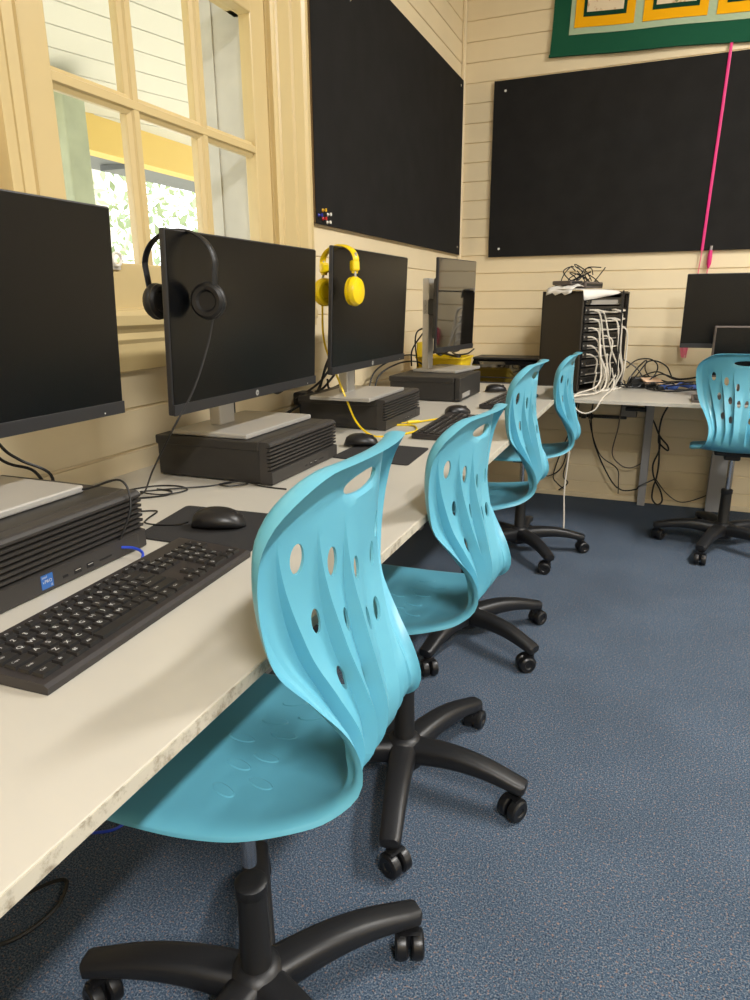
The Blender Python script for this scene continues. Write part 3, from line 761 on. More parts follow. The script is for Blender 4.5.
def make_chair():
    root = thing('swivel_chair', '', 'chair')
    chair_shell().build('seat_shell', M['chair'], root, angle=.38)
    b = MB(); b.box((-.08, -.08, .370), (.085, .08, .388), .007); b.box((-.045, -.035, .342), (.045, .035, .376), .008); b.build('seat_plate', M['black'], root)
    b = MB(); b.tube(smooth_path([(0, .03, .362), (0, .11, .360), (-.01, .155, .352)]), .005, 8); b.box((-.022, .135, .344), (.004, .175, .358), .004); b.build('height_lever', M['black'], root)
    b = MB(); b.lathe([(.0115, .17), (.0115, .352)], 20); b.build('gas_post', M['chrome'], root)
    b = MB(); b.lathe([(.029, .055), (.029, .12), (.0255, .13), (.0235, .272), (.026, .275), (.026, .292), (.022, .295), (.0125, .295)], 28); b.build('post_sleeve', M['black'], root)
    b = MB(); b.lathe([(.03, .048), (.046, .055), (.052, .075), (.050, .105), (.040, .122), (.030, .130), (.024, .131)], 30); b.build('hub', M['blackbase'], root)
    for k in range(5):
        a = 2*PI*k/5; X = T(rz=a)
        rings = []
        for i in range(11):
            s_ = i/10; rad = .030+s_*.272
            rings.append(leg_ring(rad, .066-.019*s_**.8, .122+.010*math.sin(PI*min(1, s_*1.05))-.030*s_**2.2, .058-.028*s_))
        rings.append(leg_ring(.309, .034, .091, .020))
        b = MB(); b.loft(rings, xf=X); b.build('leg', M['blackbase'], root, angle=1.0)
        # caster
        tr = X @ T(.290, 0, 0) @ T(rz=1.1+k*2.3)
        c = MB(); c.lathe([(.010, .050), (.013, .060), (.013, .078)], 14, xf=tr)
        hood = []
        for i in range(9):
            t = PI*(.02+.58*i/8); hood.append([(-.016+.0300*math.cos(t)*1.0, y, .0275+.0300*math.sin(t)) for y in (-.018, .018)])
        for i in range(8):
            p0, p1 = hood[i]; p2, p3 = hood[i+1]
            inner = [Vector((-.016+(v[0]+.016)*.94, v[1], .0275+(v[2]-.0275)*.94)) for v in (p0, p1, p2, p3)]
            c.add([p0, p1, p3, p2]+[inner[0], inner[1], inner[3], inner[2]], [[0, 1, 2, 3], [7, 6, 5, 4], [0, 4, 5, 1], [2, 6, 7, 3], [1, 5, 6, 2], [3, 7, 4, 0]], xf=tr)
        c.box((-.020, -.003, .02), (.012, .003, .052), .001, xf=tr)
        cs = c.build('caster', M['rubber'], root)
        for sy in (-1, 1):
            pw_ = [(.004, -.0105), (.022, -.0115), (.0265, -.008), (.0275, 0), (.0265, .008), (.022, .0115), (.013, .011), (.010, .008), (0, .008)]
            w = MB(); w.lathe(pw_ if sy > 0 else [(a_, -b_) for a_, b_ in pw_], 24, xf=tr @ T(-.016, sy*.0150, .0275, rx=-PI/2)); w.build('wheel', M['rubber'], cs)
    return root
# the hub position and the direction of the back (angle of +x local)
chair_specs = [
    ('nearest turquoise chair, its seat pushed under the desk by the first keyboard', (-.513, .725), 2.5, 50, .158),
    ('turquoise chair directly behind the nearest one', (-.518, 1.387), -4, -4, .110),
    ('third turquoise chair from the camera along the window desk', (-.547, 2.19), 0, -29, .143),
    ('farthest turquoise chair along the window desk, before the rack cabinet', (-.540, 3.145), 0, -53, .104),
    ('turquoise chair at the back wall desk, seen from behind and cut by the right edge', (.366, 3.56), -92, 178, .10),
]
proto = make_chair()
chairs = [proto if i == 0 else copy_tree(proto) for i in range(len(chair_specs))]
for o, (lab, hub, rot, ba, dz), sh in zip(chairs, chair_specs, ((0, 0), (.022, .006), (0, 0), (0, 0), (0, 0))):
    o['label'] = lab; o['group'] = 'turquoise swivel chairs'
    o.location = (hub[0], hub[1], 0); o.rotation_euler = (0, 0, math.radians(rot))
    for ch in o.children:
        nm = ch.name.split('.')[0]
        if nm in ('leg', 'caster', 'hub', 'post_sleeve'): ch.rotation_euler = (0, 0, math.radians(ba-rot))
        elif nm in ('seat_shell', 'seat_plate', 'height_lever'): ch.location.z = dz
        elif nm == 'gas_post': ch.location.z = dz
        if nm != 'seat_shell':
            ch.location.x += sh[0]; ch.location.y += sh[1]

# ------------------------------------------------------------------ headphones
def headphones(name, label, loc, rz, m, rimm, R=.073, tall=.10, cupr=.035, band=(.009, .003), thick=.028, cuprot=0, cupf=.75, adjust=False, drop=None, cable_pts=None):
    drop = cupr*.45 if drop is None else drop
    # local y: across the head, hanging down -z from the top of the band at the origin
    t = thing(name, label, 'headphones', loc, rz)
    arc = []
    for i in range(25):
        a = PI*i/24; arc.append((0, R*math.cos(a), -tall*.55+tall*.55*math.sin(a)))
    arc = [(0, R*.92, -tall)]+arc+[(0, -R*.92, -tall)]
    P = smooth_path(arc, 2)
    MB().tube(P, 0, 10, rr=[band]*len(P), flat=(1, 0, 0)).build('headband', m, t)
    for s_ in (-1, 1):
        X = T(0, s_*R*cupf, -tall-drop, rz=(cuprot if s_ > 0 else 0)) @ T(rx=s_*PI/2)
        b = MB(); b.lathe([(0, thick*.55), (cupr*.5, thick*.52), (cupr*.86, thick*.38), (cupr, thick*.1), (cupr, -thick*.1), (cupr*.93, -thick*.22)], 28, xf=X @ T(rx=PI)); c = b.build('ear_cup', m, t)
        b = MB(); b.lathe([(cupr*.93, .0), (cupr*.95, thick*.22), (cupr*.80, thick*.38), (cupr*.6, thick*.34), (cupr*.48, thick*.16), (0, thick*.14)], 28, xf=X @ T(0, 0, thick*.15)); b.build('ear_pad', rimm, c)
        if adjust:
            b = MB(); b.box((-.013, s_*R*.92-.010, -tall+.005), (.013, s_*R*.92+.010, -tall+.035), .006, seg=3); b.build('adjuster', m, t)
            b = MB(); b.tube(smooth_path([(0, s_*R*1.0, -tall+.055), (0, s_*R*.95, -tall+.01), (.004, s_*R*1.02, -tall-.02), (.0, s_*R*1.04, -tall-drop)], 4), .0035, 8); b.build('slider_wire', M['silverlight'], t)
        else:
            b = MB(); b.tube([(0, s_*R*.93, -tall+.005), (0, s_*R*.96, -tall-.008), (0, s_*R*(cupf+.17), -tall-cupr*.45)], .004, 8); b.build('yoke', m, t)
    if cable_pts:
        MB().tube(smooth_path(cable_pts, 8), .0019 if not adjust else .0033, 8).build('headphone_cable', M['cable'] if not adjust else m, t)
    return t
# black pair straddles the near top corner of the second monitor
hp = headphones('headphones', 'black headphones with round pads hung over the corner of the second monitor', (-.893, 1.172, 1.304), math.radians(-90), M['black'], M['mouse'], R=.084, tall=.117, cupr=.036, cuprot=1.75,
           cable_pts=[(.0, .072, -.16), (.02, .066, -.22), (.065, .058, -.30), (.112, .035, -.375), (.10, -.03, -.46), (.045, -.11, -.53), (.025, -.17, -.5365), (.06, -.19, -.5365), (.075, -.13, -.5365), (.03, -.07, -.5365), (-.005, -.075, -.5365), (-.012, -.12, -.5365)])
hy = headphones('headphones', 'yellow headphones hung over the corner of the third monitor', (-.8875, 1.903, 1.324), math.radians(-120), M['yellow'], M['yellow'], R=.084, tall=.078, cupr=.041, cupf=.92, drop=.049, cuprot=.45, band=(.011, .004), thick=.034, adjust=True)
YC = [(-.958, 1.93, 1.18), (-.965, 1.95, 1.05), (-.938, 1.99, .93), (-.912, 1.99, .87), (-.865, 1.965, .80), (-.80, 1.935, .7685), (-.745, 1.955, .7685), (-.70, 2.05, .7685), (-.74, 2.15, .7685), (-.80, 2.14, .7685)]
iv = (Matrix.Translation((-.8875, 1.903, 1.324)) @ Matrix.Rotation(math.radians(-120), 4, 'Z')).inverted()
MB().tube([iv @ p for p in smooth_path(YC, 8)], .0032, 8).build('headphone_cable', M['yellow'], hy)
t = thing('audio_plug', 'yellow headphone plug and lead lying before the computer with yellow headphones', 'plug')
b = MB(); b.tube(smooth_path([(-.762, 2.20, DZ+.004), (-.71, 2.27, DZ+.006), (-.672, 2.31, DZ+.008), (-.635, 2.37, DZ+.006)], 6), .0032, 8); b.build('lead', M['yellow'], t)
b = MB(); b.tube([(-.775, 2.19, DZ+.006), (-.745, 2.222, DZ+.006)], .006, 10); b.tube([(-.79, 2.173, DZ+.006), (-.775, 2.19, DZ+.006)], .002, 8); b.build('plug_body', M['yellow'], t)

# ------------------------------------------------------------------ loose cables on the desk
zc = DZ+.0022
cable('cable', [(-.80, .80, zc+.004), (-.784, .818, .80), (-.778, .842, .85), (-.80, .848, .888), (-.86, .83, .872), (-.93, .83, .868), (-1.03, .95, .835), (-1.06, 1.06, .78), (-1.06, 1.12, zc)], .0019, M['cable'], 'thin black cable draped over the louvred front of the nearest computer')
cable('cable', [(-1.085, 1.12, zc), (-1.04, 1.20, zc), (-.985, 1.222, zc), (-.945, 1.20, zc), (-.965, 1.142, zc+.003), (-1.024, 1.142, zc+.003), (-1.01, 1.175, zc), (-.96, 1.205, zc+.002), (-.917, 1.25, zc), (-.878, 1.308, zc+.0), (-.845, 1.29, zc+.002), (-.87, 1.252, zc+.003), (-.90, 1.262, zc+.003), (-.86, 1.29, zc+.006), (-.80, 1.288, zc), (-.74, 1.285, zc)], .0018, M['cable'], 'thin black cable curled in loops on the desk between the first two computers', k=10)
cable('mouse_cable', [(-.778, .985, DZ+.012), (-.80, .982, DZ+.005), (-.835, .968, DZ+.005), (-.868, .972, DZ+.004), (-.885, 1.0, zc), (-.90, 1.045, zc), (-.93, 1.035, zc), (-.96, 1.02, zc), (-1.02, 1.0, zc)], .0017, M['cable'], 'thin mouse cable winding from the nearest mouse towards the wall')
cable('cable', [(-.786, .818, .783), (-.766, .825, .782), (-.742, .818, .778), (-.732, .795, zc), (-.733, .775, zc+.001), (-.722, .752, zc+.004)], .0024, M['blue'], 'short blue cable end beside the top of the nearest keyboard')
def bundle(name, label, paths, r=.0032, cat='cable bundle', m='cable', group=None):
    t = thing(name, label, cat, (0, 0, 0), 0, group)
    for p in paths: MB().tube(smooth_path(p, 8), r, 6).build('strand', M[m], t)
    return t
bundle('cable_bundle', 'black cables hanging behind the nearest monitor above its computer', [
    [(-1.10, .80, 1.05), (-1.12, .89, .92), (-1.12, .93, .88), (-1.10, .98, .84), (-1.13, 1.0, zc)], [(-1.12, .80, 1.03), (-1.14, .90, .89), (-1.12, .96, .85), (-1.15, 1.02, zc+.006)], [(-1.11, .78, 1.04), (-1.13, .86, .90), (-1.14, .90, .84), (-1.16, .96, zc+.012)]])
bundle('cable_bundle', 'tangle of black cables and plugs hanging behind the third monitor', [
    [(-1.0, 2.12, 1.09), (-1.06, 2.23, 1.03), (-1.10, 2.23, .95), (-1.10, 2.17, .87), (-1.10, 2.09, .845), (-1.12, 1.95, .815), (-1.14, 1.78, .778)],
    [(-1.02, 2.12, 1.08), (-1.07, 2.26, 1.04), (-1.11, 2.24, .93), (-1.10, 2.14, .86), (-1.12, 2.0, .82), (-1.14, 1.82, .775)],
    [(-1.0, 2.20, 1.07), (-1.08, 2.32, 1.0), (-1.10, 2.25, .93), (-1.11, 2.18, .89), (-1.13, 2.05, .85)],
    [(-1.02, 2.25, .99), (-1.1, 2.34, .93), (-1.12, 2.25, .87), (-1.13, 2.20, .86)],
    [(-1.10, 2.24, .90), (-1.12, 2.30, .86), (-1.10, 2.38, .874), (-1.09, 2.43, .89)],
    [(-1.13, 2.15, .92), (-1.16, 2.08, .90), (-1.16, 1.98, .88), (-1.17, 1.93, .92)]], .0042)
t = thing('power_adapter', 'black plug block among the cables behind the third monitor', 'power adapter', (-1.13, 2.125, .845))
MB().box((-.03, -.04, -.02), (.02, .03, .025), .008).build('body', M['cable'], t)
b = MB(); b.tube([(0, .03, .0), (.004, .06, .005)], .006, 8); b.build('strain_relief', M['cable'], t)
bundle('cable_bundle', 'thin black cables behind the stand of the swivelled monitor', [
    [(-1.12, 2.72, DZ+.004), (-1.12, 2.79, .86), (-1.07, 2.90, .905), (-1.05, 3.08, .90), (-1.05, 3.20, .872)], [(-1.14, 2.70, DZ+.01), (-1.14, 2.8, .88), (-1.09, 3.0, .93), (-1.08, 3.18, .92)],
    [(-.905, 3.06, 1.05), (-1.0, 3.0, 1.05), (-1.02, 2.98, 1.0), (-1.03, 3.05, .88)], [(-1.0, 3.05, 1.04), (-1.04, 3.0, .96), (-1.05, 3.02, .885)],
    [(-.86, 3.02, 1.0), (-.88, 3.22, .96), (-.86, 3.32, .99), (-.87, 3.40, .95)], [(-.87, 3.0, .99), (-.90, 3.2, .93), (-.88, 3.36, .92), (-.86, 3.42, .94)]], .0038)

# yellow bin behind the swivelled monitor
t = thing('storage_bin', 'open yellow plastic bin holding cables behind the swivelled monitor', 'bin', (-.985, 3.33, DZ))
b = MB()
def rrect(hx, hy, r, z, n=5):
    out = []
    for cx, cy, a0 in ((hx-r, hy-r, 0), (-hx+r, hy-r, PI/2), (-hx+r, -hy+r, PI), (hx-r, -hy+r, 3*PI/2)):
        for k in range(n): a = a0+PI/2*k/(n-1); out.append((cx+r*math.cos(a), cy+r*math.sin(a), z))
    return out
b.loft([rrect(.100, .080, .02, 0), rrect(.118, .095, .02, .135), rrect(.126, .103, .022, .137), rrect(.126, .103, .022, .144), rrect(.114, .091, .018, .144), rrect(.098, .078, .018, .006)], cap=True)
b.build('tub', M['yellowb'], t)
MB().box((-.13, -.05, .0), (-.124, .05, .21), .002).build('tall_side', M['yellowb'], t)
bundle('cable_coil', 'coil of black cable heaped in the yellow bin', [
    smooth_path([(-.985+.07*math.cos(a)+.01*math.sin(3*a), 3.33+.055*math.sin(a), DZ+.10+.006*a+.006*math.sin(5*a)) for a in [k*.5 for k in range(30)]], 2)], .006, 'cable coil')

# low glossy black device on the corner
t = thing('office_device', 'low glossy black device with silver left end below the wall boards', 'device', (-.80, 3.98, DZ2))
b = MB(); b.prism([(-.10, .0), (-.115, .03), (-.10, .125), (-.06, .15), (.12, .158), (.14, .14), (.14, 0)], -.185, .19, 'x', xf=None); b.build('body', M['gloss'], t)
b = MB(); b.prism([(-.108, .0), (-.122, .03), (-.108, .118), (-.08, .128), (-.08, 0)], -.205, -.183, 'x'); b.build('silver_end', M['silver'], t)
MB().box((-.17, -.118, .052), (.18, -.108, .058), .001).build('front_seam', M['slot'], t)
MB().box((-.18, -.145, .0), (.185, -.10, .022), .004).build('paper_tray', M['silver'], t)
MB().box((-.19, -.07, .150), (.195, .14, .162), .004).build('lid', M['black'], t)

# ------------------------------------------------------------------ rack cabinet
RA = math.radians(65)     # front edge runs along (cos, sin); front faces +x and towards the room
RW, RD, RH = .46, .24, .515
rk = thing('rack_cabinet', 'black network rack cabinet full of patch panels on the back desk', 'cabinet', (-.383, 3.73, DZ2), RA)
# local: x along the front, y to the back (wall side), front at y=0
b = MB()
b.box((0, .0, 0), (.014, RD, RH), .002); b.box((RW-.014, 0, 0), (RW, RD, RH), .002); b.box((0, 0, 0), (RW, RD, .016), .002); b.box((0, 0, RH-.016), (RW, RD, RH), .002); b.box((0, RD-.01, 0), (RW, RD, RH))
b.build('cabinet_body', M['rackside'], rk)
b = MB()
for x in (.03, RW-.05): b.box((x-.010, .012, .02), (x+.012, .03, RH-.02))
b.build('mounting_rail', M['rack'], rk)
U = .044; nU = 10
for i in range(nU):
    z = RH-.05-i*U*1.02
    p = MB().box((.035, .004, z-.019), (RW-.04, .06, z+.019), .002).build('patch_panel', M['panel'], rk)
    b = MB()
    if i == 0: b.box((.09, .0025, z-.011), (RW-.10, .005, z+.006))
    else:
        for k in range(12): b.box((.085+k*.027, .0022, z-.009), (.105+k*.027, .005, z+.009), .001)
    b.build('port_row', M['panelgrey'] if i in (0,) else M['slot'], p)
    MB().box((.08, .0018, z-.017), (RW-.09, .004, z-.011)).build('label_strip', M['panelgrey'], p)
    b = MB()
    for x in (.045, RW-.05): b.lathe([(.004, 0), (.004, .002), (0, .003)], 8, xf=T(x, .004, z, rx=PI/2))
    b.build('rail_screws', M['silverlight'], p)
# open glass door hinged on the far front corner
dX = Matrix.Translation((RW+.004, -.002, 0)) @ Matrix.Rotation(math.radians(-156), 4, 'Z')
MB().box((0, -.004, .004), (.012, .004, RH-.004), xf=dX).box((.40, -.004, .10), (.408, .004, RH+.0), xf=dX).box((0, -.004, RH-.012), (.408, .004, RH-.004), xf=dX).build('door', M['rack'], rk)
# white patch cables
rm = Matrix.Translation((-.383, 3.73, DZ2)) @ Matrix.Rotation(RA, 4, 'Z')
def rl(x, d, z): return tuple(rm @ Vector((x, -d, z)))
rnd = random.Random(4)
zr = lambda i: RH-.05-i*U*1.02
for i, (x0, lv, x1, d1) in enumerate([(.075, 1, .20, .07), (.075, 2, .16, .05), (.075, 3, .13, .08), (.075, 4, .11, .06), (.075, 5, .12, .09), (.075, 6, .10, .05), (.22, 4, .24, .06), (.30, 1, .30, .06), (.30, 2, .33, .05), (.37, 3, .40, .05), (.12, 1, .25, .08), (.26, 2, .19, .09)]):
    z = zr(lv)
    path = [rl(x0, -.002, z), rl(x0+.012, .022, z-.002), rl(x0+.03, .045, z-.03), rl((x0+x1)/2+rnd.uniform(-.03, .03), d1, z*.55), rl(x1+rnd.uniform(-.04, .04), d1+.01, .10), rl(x1+.01, d1*.7, .012), rl(x1+.04, d1*.7+.03, .006)]
    cable('patch_cable', path, .0042, M['white'], 'pale network cable looping down the front of the rack cabinet', 'cable', 'white cables on the rack cabinet')
for i, (lv, xa, xb) in enumerate([(1, .14, .42), (2, .12, .42), (3, .12, .43), (5, .18, .40)]):
    z = zr(lv)
    cable('patch_cable', [rl(xa, -.002, z), rl(xa+.015, .018, z-.004), rl((xa+xb)/2, .022, z-.012), rl(xb-.015, .018, z-.006), rl(xb, -.002, z)], .0034, M['white'], 'pale network cable running straight across a panel of the rack cabinet', 'cable', 'white cables across the rack panels')
cable('network_cable', [rl(.10, .06, .25), rl(.05, .10, .06), (-.36, 3.56, DZ2+.02), (-.372, 3.485, DZ2-.005), (-.366, 3.475, .62), (-.37, 3.48, .45), (-.38, 3.48, .25), (-.372, 3.475, .10), (-.366, 3.46, .005)], .0042, M['white'], 'pale cable hanging from the rack over the desk edge to the floor')
cable('network_cable', [rl(.14, .08, .20), rl(.06, .12, .03), (-.365, 3.54, DZ2+.01), (-.372, 3.485, DZ2-.004), (-.35, 3.475, .655), (-.31, 3.472, .637), (-.265, 3.475, .655), (-.243, 3.485, DZ2-.004), (-.235, 3.55, DZ2+.008), rl(.20, .10, .03), rl(.24, .06, .12)], .0042, M['white'], 'pale cable drooping in a loop below the back desk edge')
# papers and tangle on the cabinet top
b = MB()
def drape(name, label, prof):
    # prof: list of rows, each a list of local (x, y, z) points
    n_, k_ = len(prof), len(prof[0]); vs = [rm @ Vector(p) for r_ in prof for p in r_]
    fs = [[i_*k_+j, (i_+1)*k_+j, (i_+1)*k_+j+1, i_*k_+j+1] for i_ in range(n_-1) for j in range(k_-1)]
    b = MB(); b.add(vs, fs, 0, True); o = b.build(name, M['paper'], fix=False, angle=1.5)
    md = o.modifiers.new('t', 'SOLIDIFY'); md.thickness = .0006; md.offset = 1
    tag(o, label, 'paper')
rows = []
for i_ in range(13):
    x = -.01+.36*i_/12; drop = .040*(1-i_/12)**.7+.006
    wv = .003*math.sin(i_*1.1)
    rows.append([(x, .15, RH+.010+wv), (x, .10, RH+.012-wv), (x, .05, RH+.008+wv), (x, .012, RH+.006), (x, -.004, RH+.003), (x, -.008-.002*math.sin(i_), RH-drop*.5), (x+.004, -.010-.003*math.sin(i_*.7), RH-drop)])
drape('paper_sheet', 'white paper sheet drooping over the front edge of the rack cabinet top', rows)
rows = []
for i_ in range(9):
    y = .06+.15*i_/8; wv = .006*math.sin(i_*1.7)
    rows.append([(.12, y+.01, RH+.024), (.07, y, RH+.030+wv), (.03, y, RH+.022-wv), (.0, y, RH+.012+wv), (-.012, y, RH+.002+wv*.5), (-.016, y, RH-.008-.006*(i_ % 3))])
drape('paper_sheet', 'crumpled white paper over the left edge of the rack cabinet top', rows)
t = thing('network_switch', 'dark grey box with cables lying on top of the rack cabinet', 'network box', tuple(rm @ Vector((.25, .15, RH+.018))), RA+.15)
MB().box((-.12, -.06, 0), (.12, .06, .032), .006).build('body', M['kbgrey'], t); MB().box((-.11, -.0615, .008), (.11, -.0595, .022), .001).build('front_strip', M['slot'], t)
t = thing('network_switch', 'flat dark box on the left edge of the rack cabinet top', 'network box', tuple(rm @ Vector((.085, .15, RH+.033))), RA-.1)
MB().box((-.05, -.06, 0), (.05, .06, .020), .005).build('body', M['kbgrey'], t); MB().box((-.04, -.0615, .006), (.04, -.0595, .016), .001).build('front_strip', M['slot'], t)
rnd = random.Random(12)
ps = []
for k in range(8):
    c = Vector((.18+rnd.uniform(-.06, .12), .14+rnd.uniform(-.03, .05), RH+.040)); p = []
    a0 = rnd.uniform(0, 6); R1 = rnd.uniform(.05, .11); R2 = rnd.uniform(.045, .085)
    for j in range(7):
        a = a0+j*.95; p.append(rm @ (c+Vector((R1*math.cos(a), .04*math.sin(a)+.02*math.cos(2*a), R2*1.1*(1+math.sin(a*1.1+k))*.55))))
    ps.append(p)
bundle('cable_tangle', 'tangle of thin dark cables heaped on top of the rack cabinet', ps, .0028, 'cable tangle')

# ------------------------------------------------------------------ things on the back desk
rnd = random.Random(21); ps = []
for k in range(11):
    cx = -.13+.028*k+rnd.uniform(-.03, .03); cy = 4.05+rnd.uniform(-.12, .1); p = []
    a0 = rnd.uniform(0, 6); R1 = rnd.uniform(.04, .13); R2 = rnd.uniform(.03, .08); up = .075 if k in (0, 1, 2, 4) else .022
    for j in range(8):
        a = a0+j*.85; p.append((cx+R1*math.cos(a), min(cy+R2*math.sin(a), 4.235), DZ2+.006+up*(1+math.sin(a*.9+k))))
    ps.append(p)
ps.append([(-.05, 4.1, DZ2+.03), (.02, 4.12, DZ2+.075), (.12, 4.15, DZ2+.05), (.25, 4.17, DZ2+.07), (.40, 4.18, DZ2+.09)])
ps.append([(-.1, 4.12, DZ2+.05), (.0, 4.15, DZ2+.085), (.1, 4.16, DZ2+.045), (.22, 4.19, DZ2+.06), (.36, 4.2, DZ2+.10)])
bundle('cable_tangle', 'heap of black cables on the back desk beside the rack cabinet', ps, .0036, 'cable tangle')
for k, (x, y, z, a, w, l) in enumerate(((-.10, 4.10, DZ2+.0, .4, .05, .08), (-.05, 4.15, DZ2+.0, -.3, .045, .09))):
    t = thing('power_adapter', ['black power adapter beside the foot of the rack cabinet', 'black power adapter behind the cable heap on the back desk'][k], 'power adapter', (x, y, z), a)
    MB().box((-l/2, -w/2, 0), (l/2, w/2, .06), .008).build('body', M['cable'], t)
    MB().tube([(l/2, 0, .02), (l/2+.03, 0, .02)], .006, 8).build('strain_relief', M['cable'], t)
t = thing('cable_tie_strap', 'blue strap lying among the cables on the back desk', 'strap', (.13, 4.02, DZ2+.003), .35)
MB().tube(smooth_path([(-.10, .03, .012), (-.04, -.02, .02), (.0, .02, .03), (.05, -.02, .02), (.09, .01, .012), (.06, .05, .02), (0, .04, .028)], 6), 0, 8, rr=[(.013, .004)]*37, flat=(0, 0, 1)).build('webbing', M['bluething'], t)
MB().box((-.12, .015, .0), (-.08, .045, .02), .004).build('buckle', M['slot'], t)
t = thing('paper_scrap', 'small pinkish paper scrap among the cables on the back desk', 'paper', (-.02, 4.08, DZ2+.02), .3)
t2 = MB(); t2.box((-.05, -.035, .02), (.05, .035, .0215), .0003, xf=T(rx=.3)); t2.box((-.055, -.03, .026), (.045, .04, .0272), .0003, xf=T(rx=.3, rz=.3)); t2.build('sheet', mat('pinkish_paper', (224, 190, 160), .8), t)
# dark wide monitor and the smaller grey-rimmed screen in front of it
make_monitor('wide black monitor standing against the back wall boards', .402, 3.93, 1.112, w=.615, h=.362, base_z=DZ2, tilt=.0, rz=-PI/2, base=(.32, .21), basex=-.05, group=None, thin=False)
t = thing('computer_screen', 'smaller dark screen with a pale grey rim before the wide black monitor', 'screen', (.40, 3.70, DZ2), 0)
MB().box((-.165, .035, .105), (.165, .055, .347), .006, seg=3, xf=T(0, 0, 0)).build('screen_shell', M['kbgrey'], t)
b = MB(); b.box((-.155, .0335, .115), (.155, .0352, .339)); b.build('display', M['screen'], t)
MB().box((-.03, .05, .01), (.03, .09, .22), .006).build('stand_column', M['kbgrey'], t); MB().box((-.10, .0, 0), (.10, .13, .012), .004).build('stand_base', M['kbgrey'], t)
t = thing('keyboard', 'grey brown keyboard on the back desk behind the cut off chair', 'keyboard', (.375, 3.625, DZ2), 0)
b = MB(); b.prism([(-.07, .0), (-.07, .012), (.07, .022), (.07, 0)], -.21, .21, 'x'); b.build('case', M['kbgrey'], t)
b = MB()
for r_ in range(5):
    for c_ in range(16): b.box((-.2+c_*.025, -.06+r_*.025, .0115+r_*.0018), (-.178+c_*.025, -.038+r_*.025, .0165+r_*.0018), .001, seg=1)
b.build('keys', M['key'], t)

# ------------------------------------------------------------------ hanging cables below the back desk
def hang(label, pts, r=.0042, m='cable'): return cable('hanging_cable', pts, r, M[m], label, 'cable', 'cables hanging below the back desk')
yw = 4.21
hang('black cable drooping from the outlet bar to the desk leg', [(-.33, yw, .60), (-.335, yw, .49), (-.30, yw-.02, .34), (-.20, yw-.03, .15), (-.13, yw-.03, .085), (-.05, yw-.05, .10), (-.03, yw-.08, .13), (.045, yw-.05, .17)])
hang('thinner black cable kinked below the outlet bar', [(-.345, yw, .49), (-.32, yw-.01, .40), (-.262, yw-.02, .28), (-.165, yw-.02, .21), (-.15, yw-.02, .13), (-.145, yw-.03, .06)], .003)
hang('brownish cable in a wide loop before the wall boards', [(-.17, yw, .60), (-.18, yw, .45), (-.20, yw-.01, .30), (-.15, yw-.02, .235), (-.09, yw-.02, .22), (-.02, yw-.02, .26)], .0035, 'kbgrey')
hang('looped black cable tied beside the desk leg, upper loop', [(-.02, yw, .66), (-.04, yw-.02, .58), (.01, yw-.02, .50), (.05, yw-.03, .42), (.095, yw-.03, .37), (.10, yw-.03, .34), (.06, yw-.03, .37), (.045, yw-.03, .40), (.05, yw-.02, .52), (.09, yw-.01, .62)], .0048)
hang('looped black cable tied beside the desk leg, lower loop', [(.05, yw-.03, .42), (.055, yw-.03, .34), (.03, yw-.03, .25), (.045, yw-.03, .17), (.085, yw-.03, .10), (.10, yw-.03, .04), (.075, yw-.03, .015), (.045, yw-.03, .05), (.045, yw-.03, .12), (.055, yw-.03, .17), (.06, yw-.03, .26), (.05, yw-.02, .40)], .0048)
hang('thin black cable running along the wall foot right of the leg', [(.05, yw-.03, .17), (.12, yw, .08), (.20, yw, .035), (.30, yw, .07), (.42, yw, .15)], .003)
bundle('cable_bundle', 'dark cables and plugs hanging below the corner behind the fourth chair', [[(-.43, yw, .62), (-.44, yw, .46), (-.49, yw-.01, .30), (-.53, yw-.02, .14), (-.50, yw-.03, .09), (-.46, yw-.03, .06)], [(-.42, yw, .6), (-.45, yw, .40), (-.48, yw-.01, .2), (-.56, yw-.02, .13), (-.60, yw-.02, .16)], [(-.41, yw, .6), (-.43, yw-.01, .35), (-.47, yw-.02, .15), (-.44, yw-.03, .10), (-.49, yw-.03, .05)]], .004)
t = thing('power_strip', 'dark outlet bar fixed to the wall boards below the back desk', 'power strip', (-.27, YW-.001, .505))
MB().box((-.14, -.022, -.008), (.13, 0, .010), .003).build('bar', M['cable'], t)
b = MB()
for x in (-.11, -.07): b.box((x-.014, -.045, -.012), (x+.014, -.018, .016), .004)
b.build('plug', M['cable'], t)
t = thing('wall_outlet', 'grey wall outlet box behind the back desk leg', 'outlet', (-.13, YW, .56))
MB().box((-.045, -.02, -.05), (.045, 0, .05), .005).build('plate', M['label'], t); MB().box((-.02, -.045, -.01), (.12, -.02, .012), .005).build('plug', M['cable'], t)
# cables on the floor under the desk
cable('floor_cable', [(-1.12, .60, .004), (-1.11, .72, .004), (-1.075, .80, .004), (-1.04, .82, .006), (-1.01, .76, .005), (-1.03, .68, .004), (-1.10, .62, .008), (-1.15, .66, .004)], .004, M['cable'], 'black cable looped on the carpet under the near end of the desk')
cable('floor_cable', [(-1.15, .93, .004), (-1.09, .95, .004), (-1.05, .985, .004), (-1.05, 1.06, .004), (-1.12, 1.12, .004)], .0035, M['blue'], 'blue cable on the carpet under the desk, behind the nearest chair')
cable('wall_wire', [(XW+.012, .985, 1.50), (XW+.02, 1.0, 1.475), (XW+.014, 1.012, 1.44), (XW+.012, 1.018, 1.36), (XW+.012, 1.02, 1.24), (XW+.012, 1.022, 1.17)], .003, M['kbgrey'], 'thin brown cord hanging on the wall left of the window')

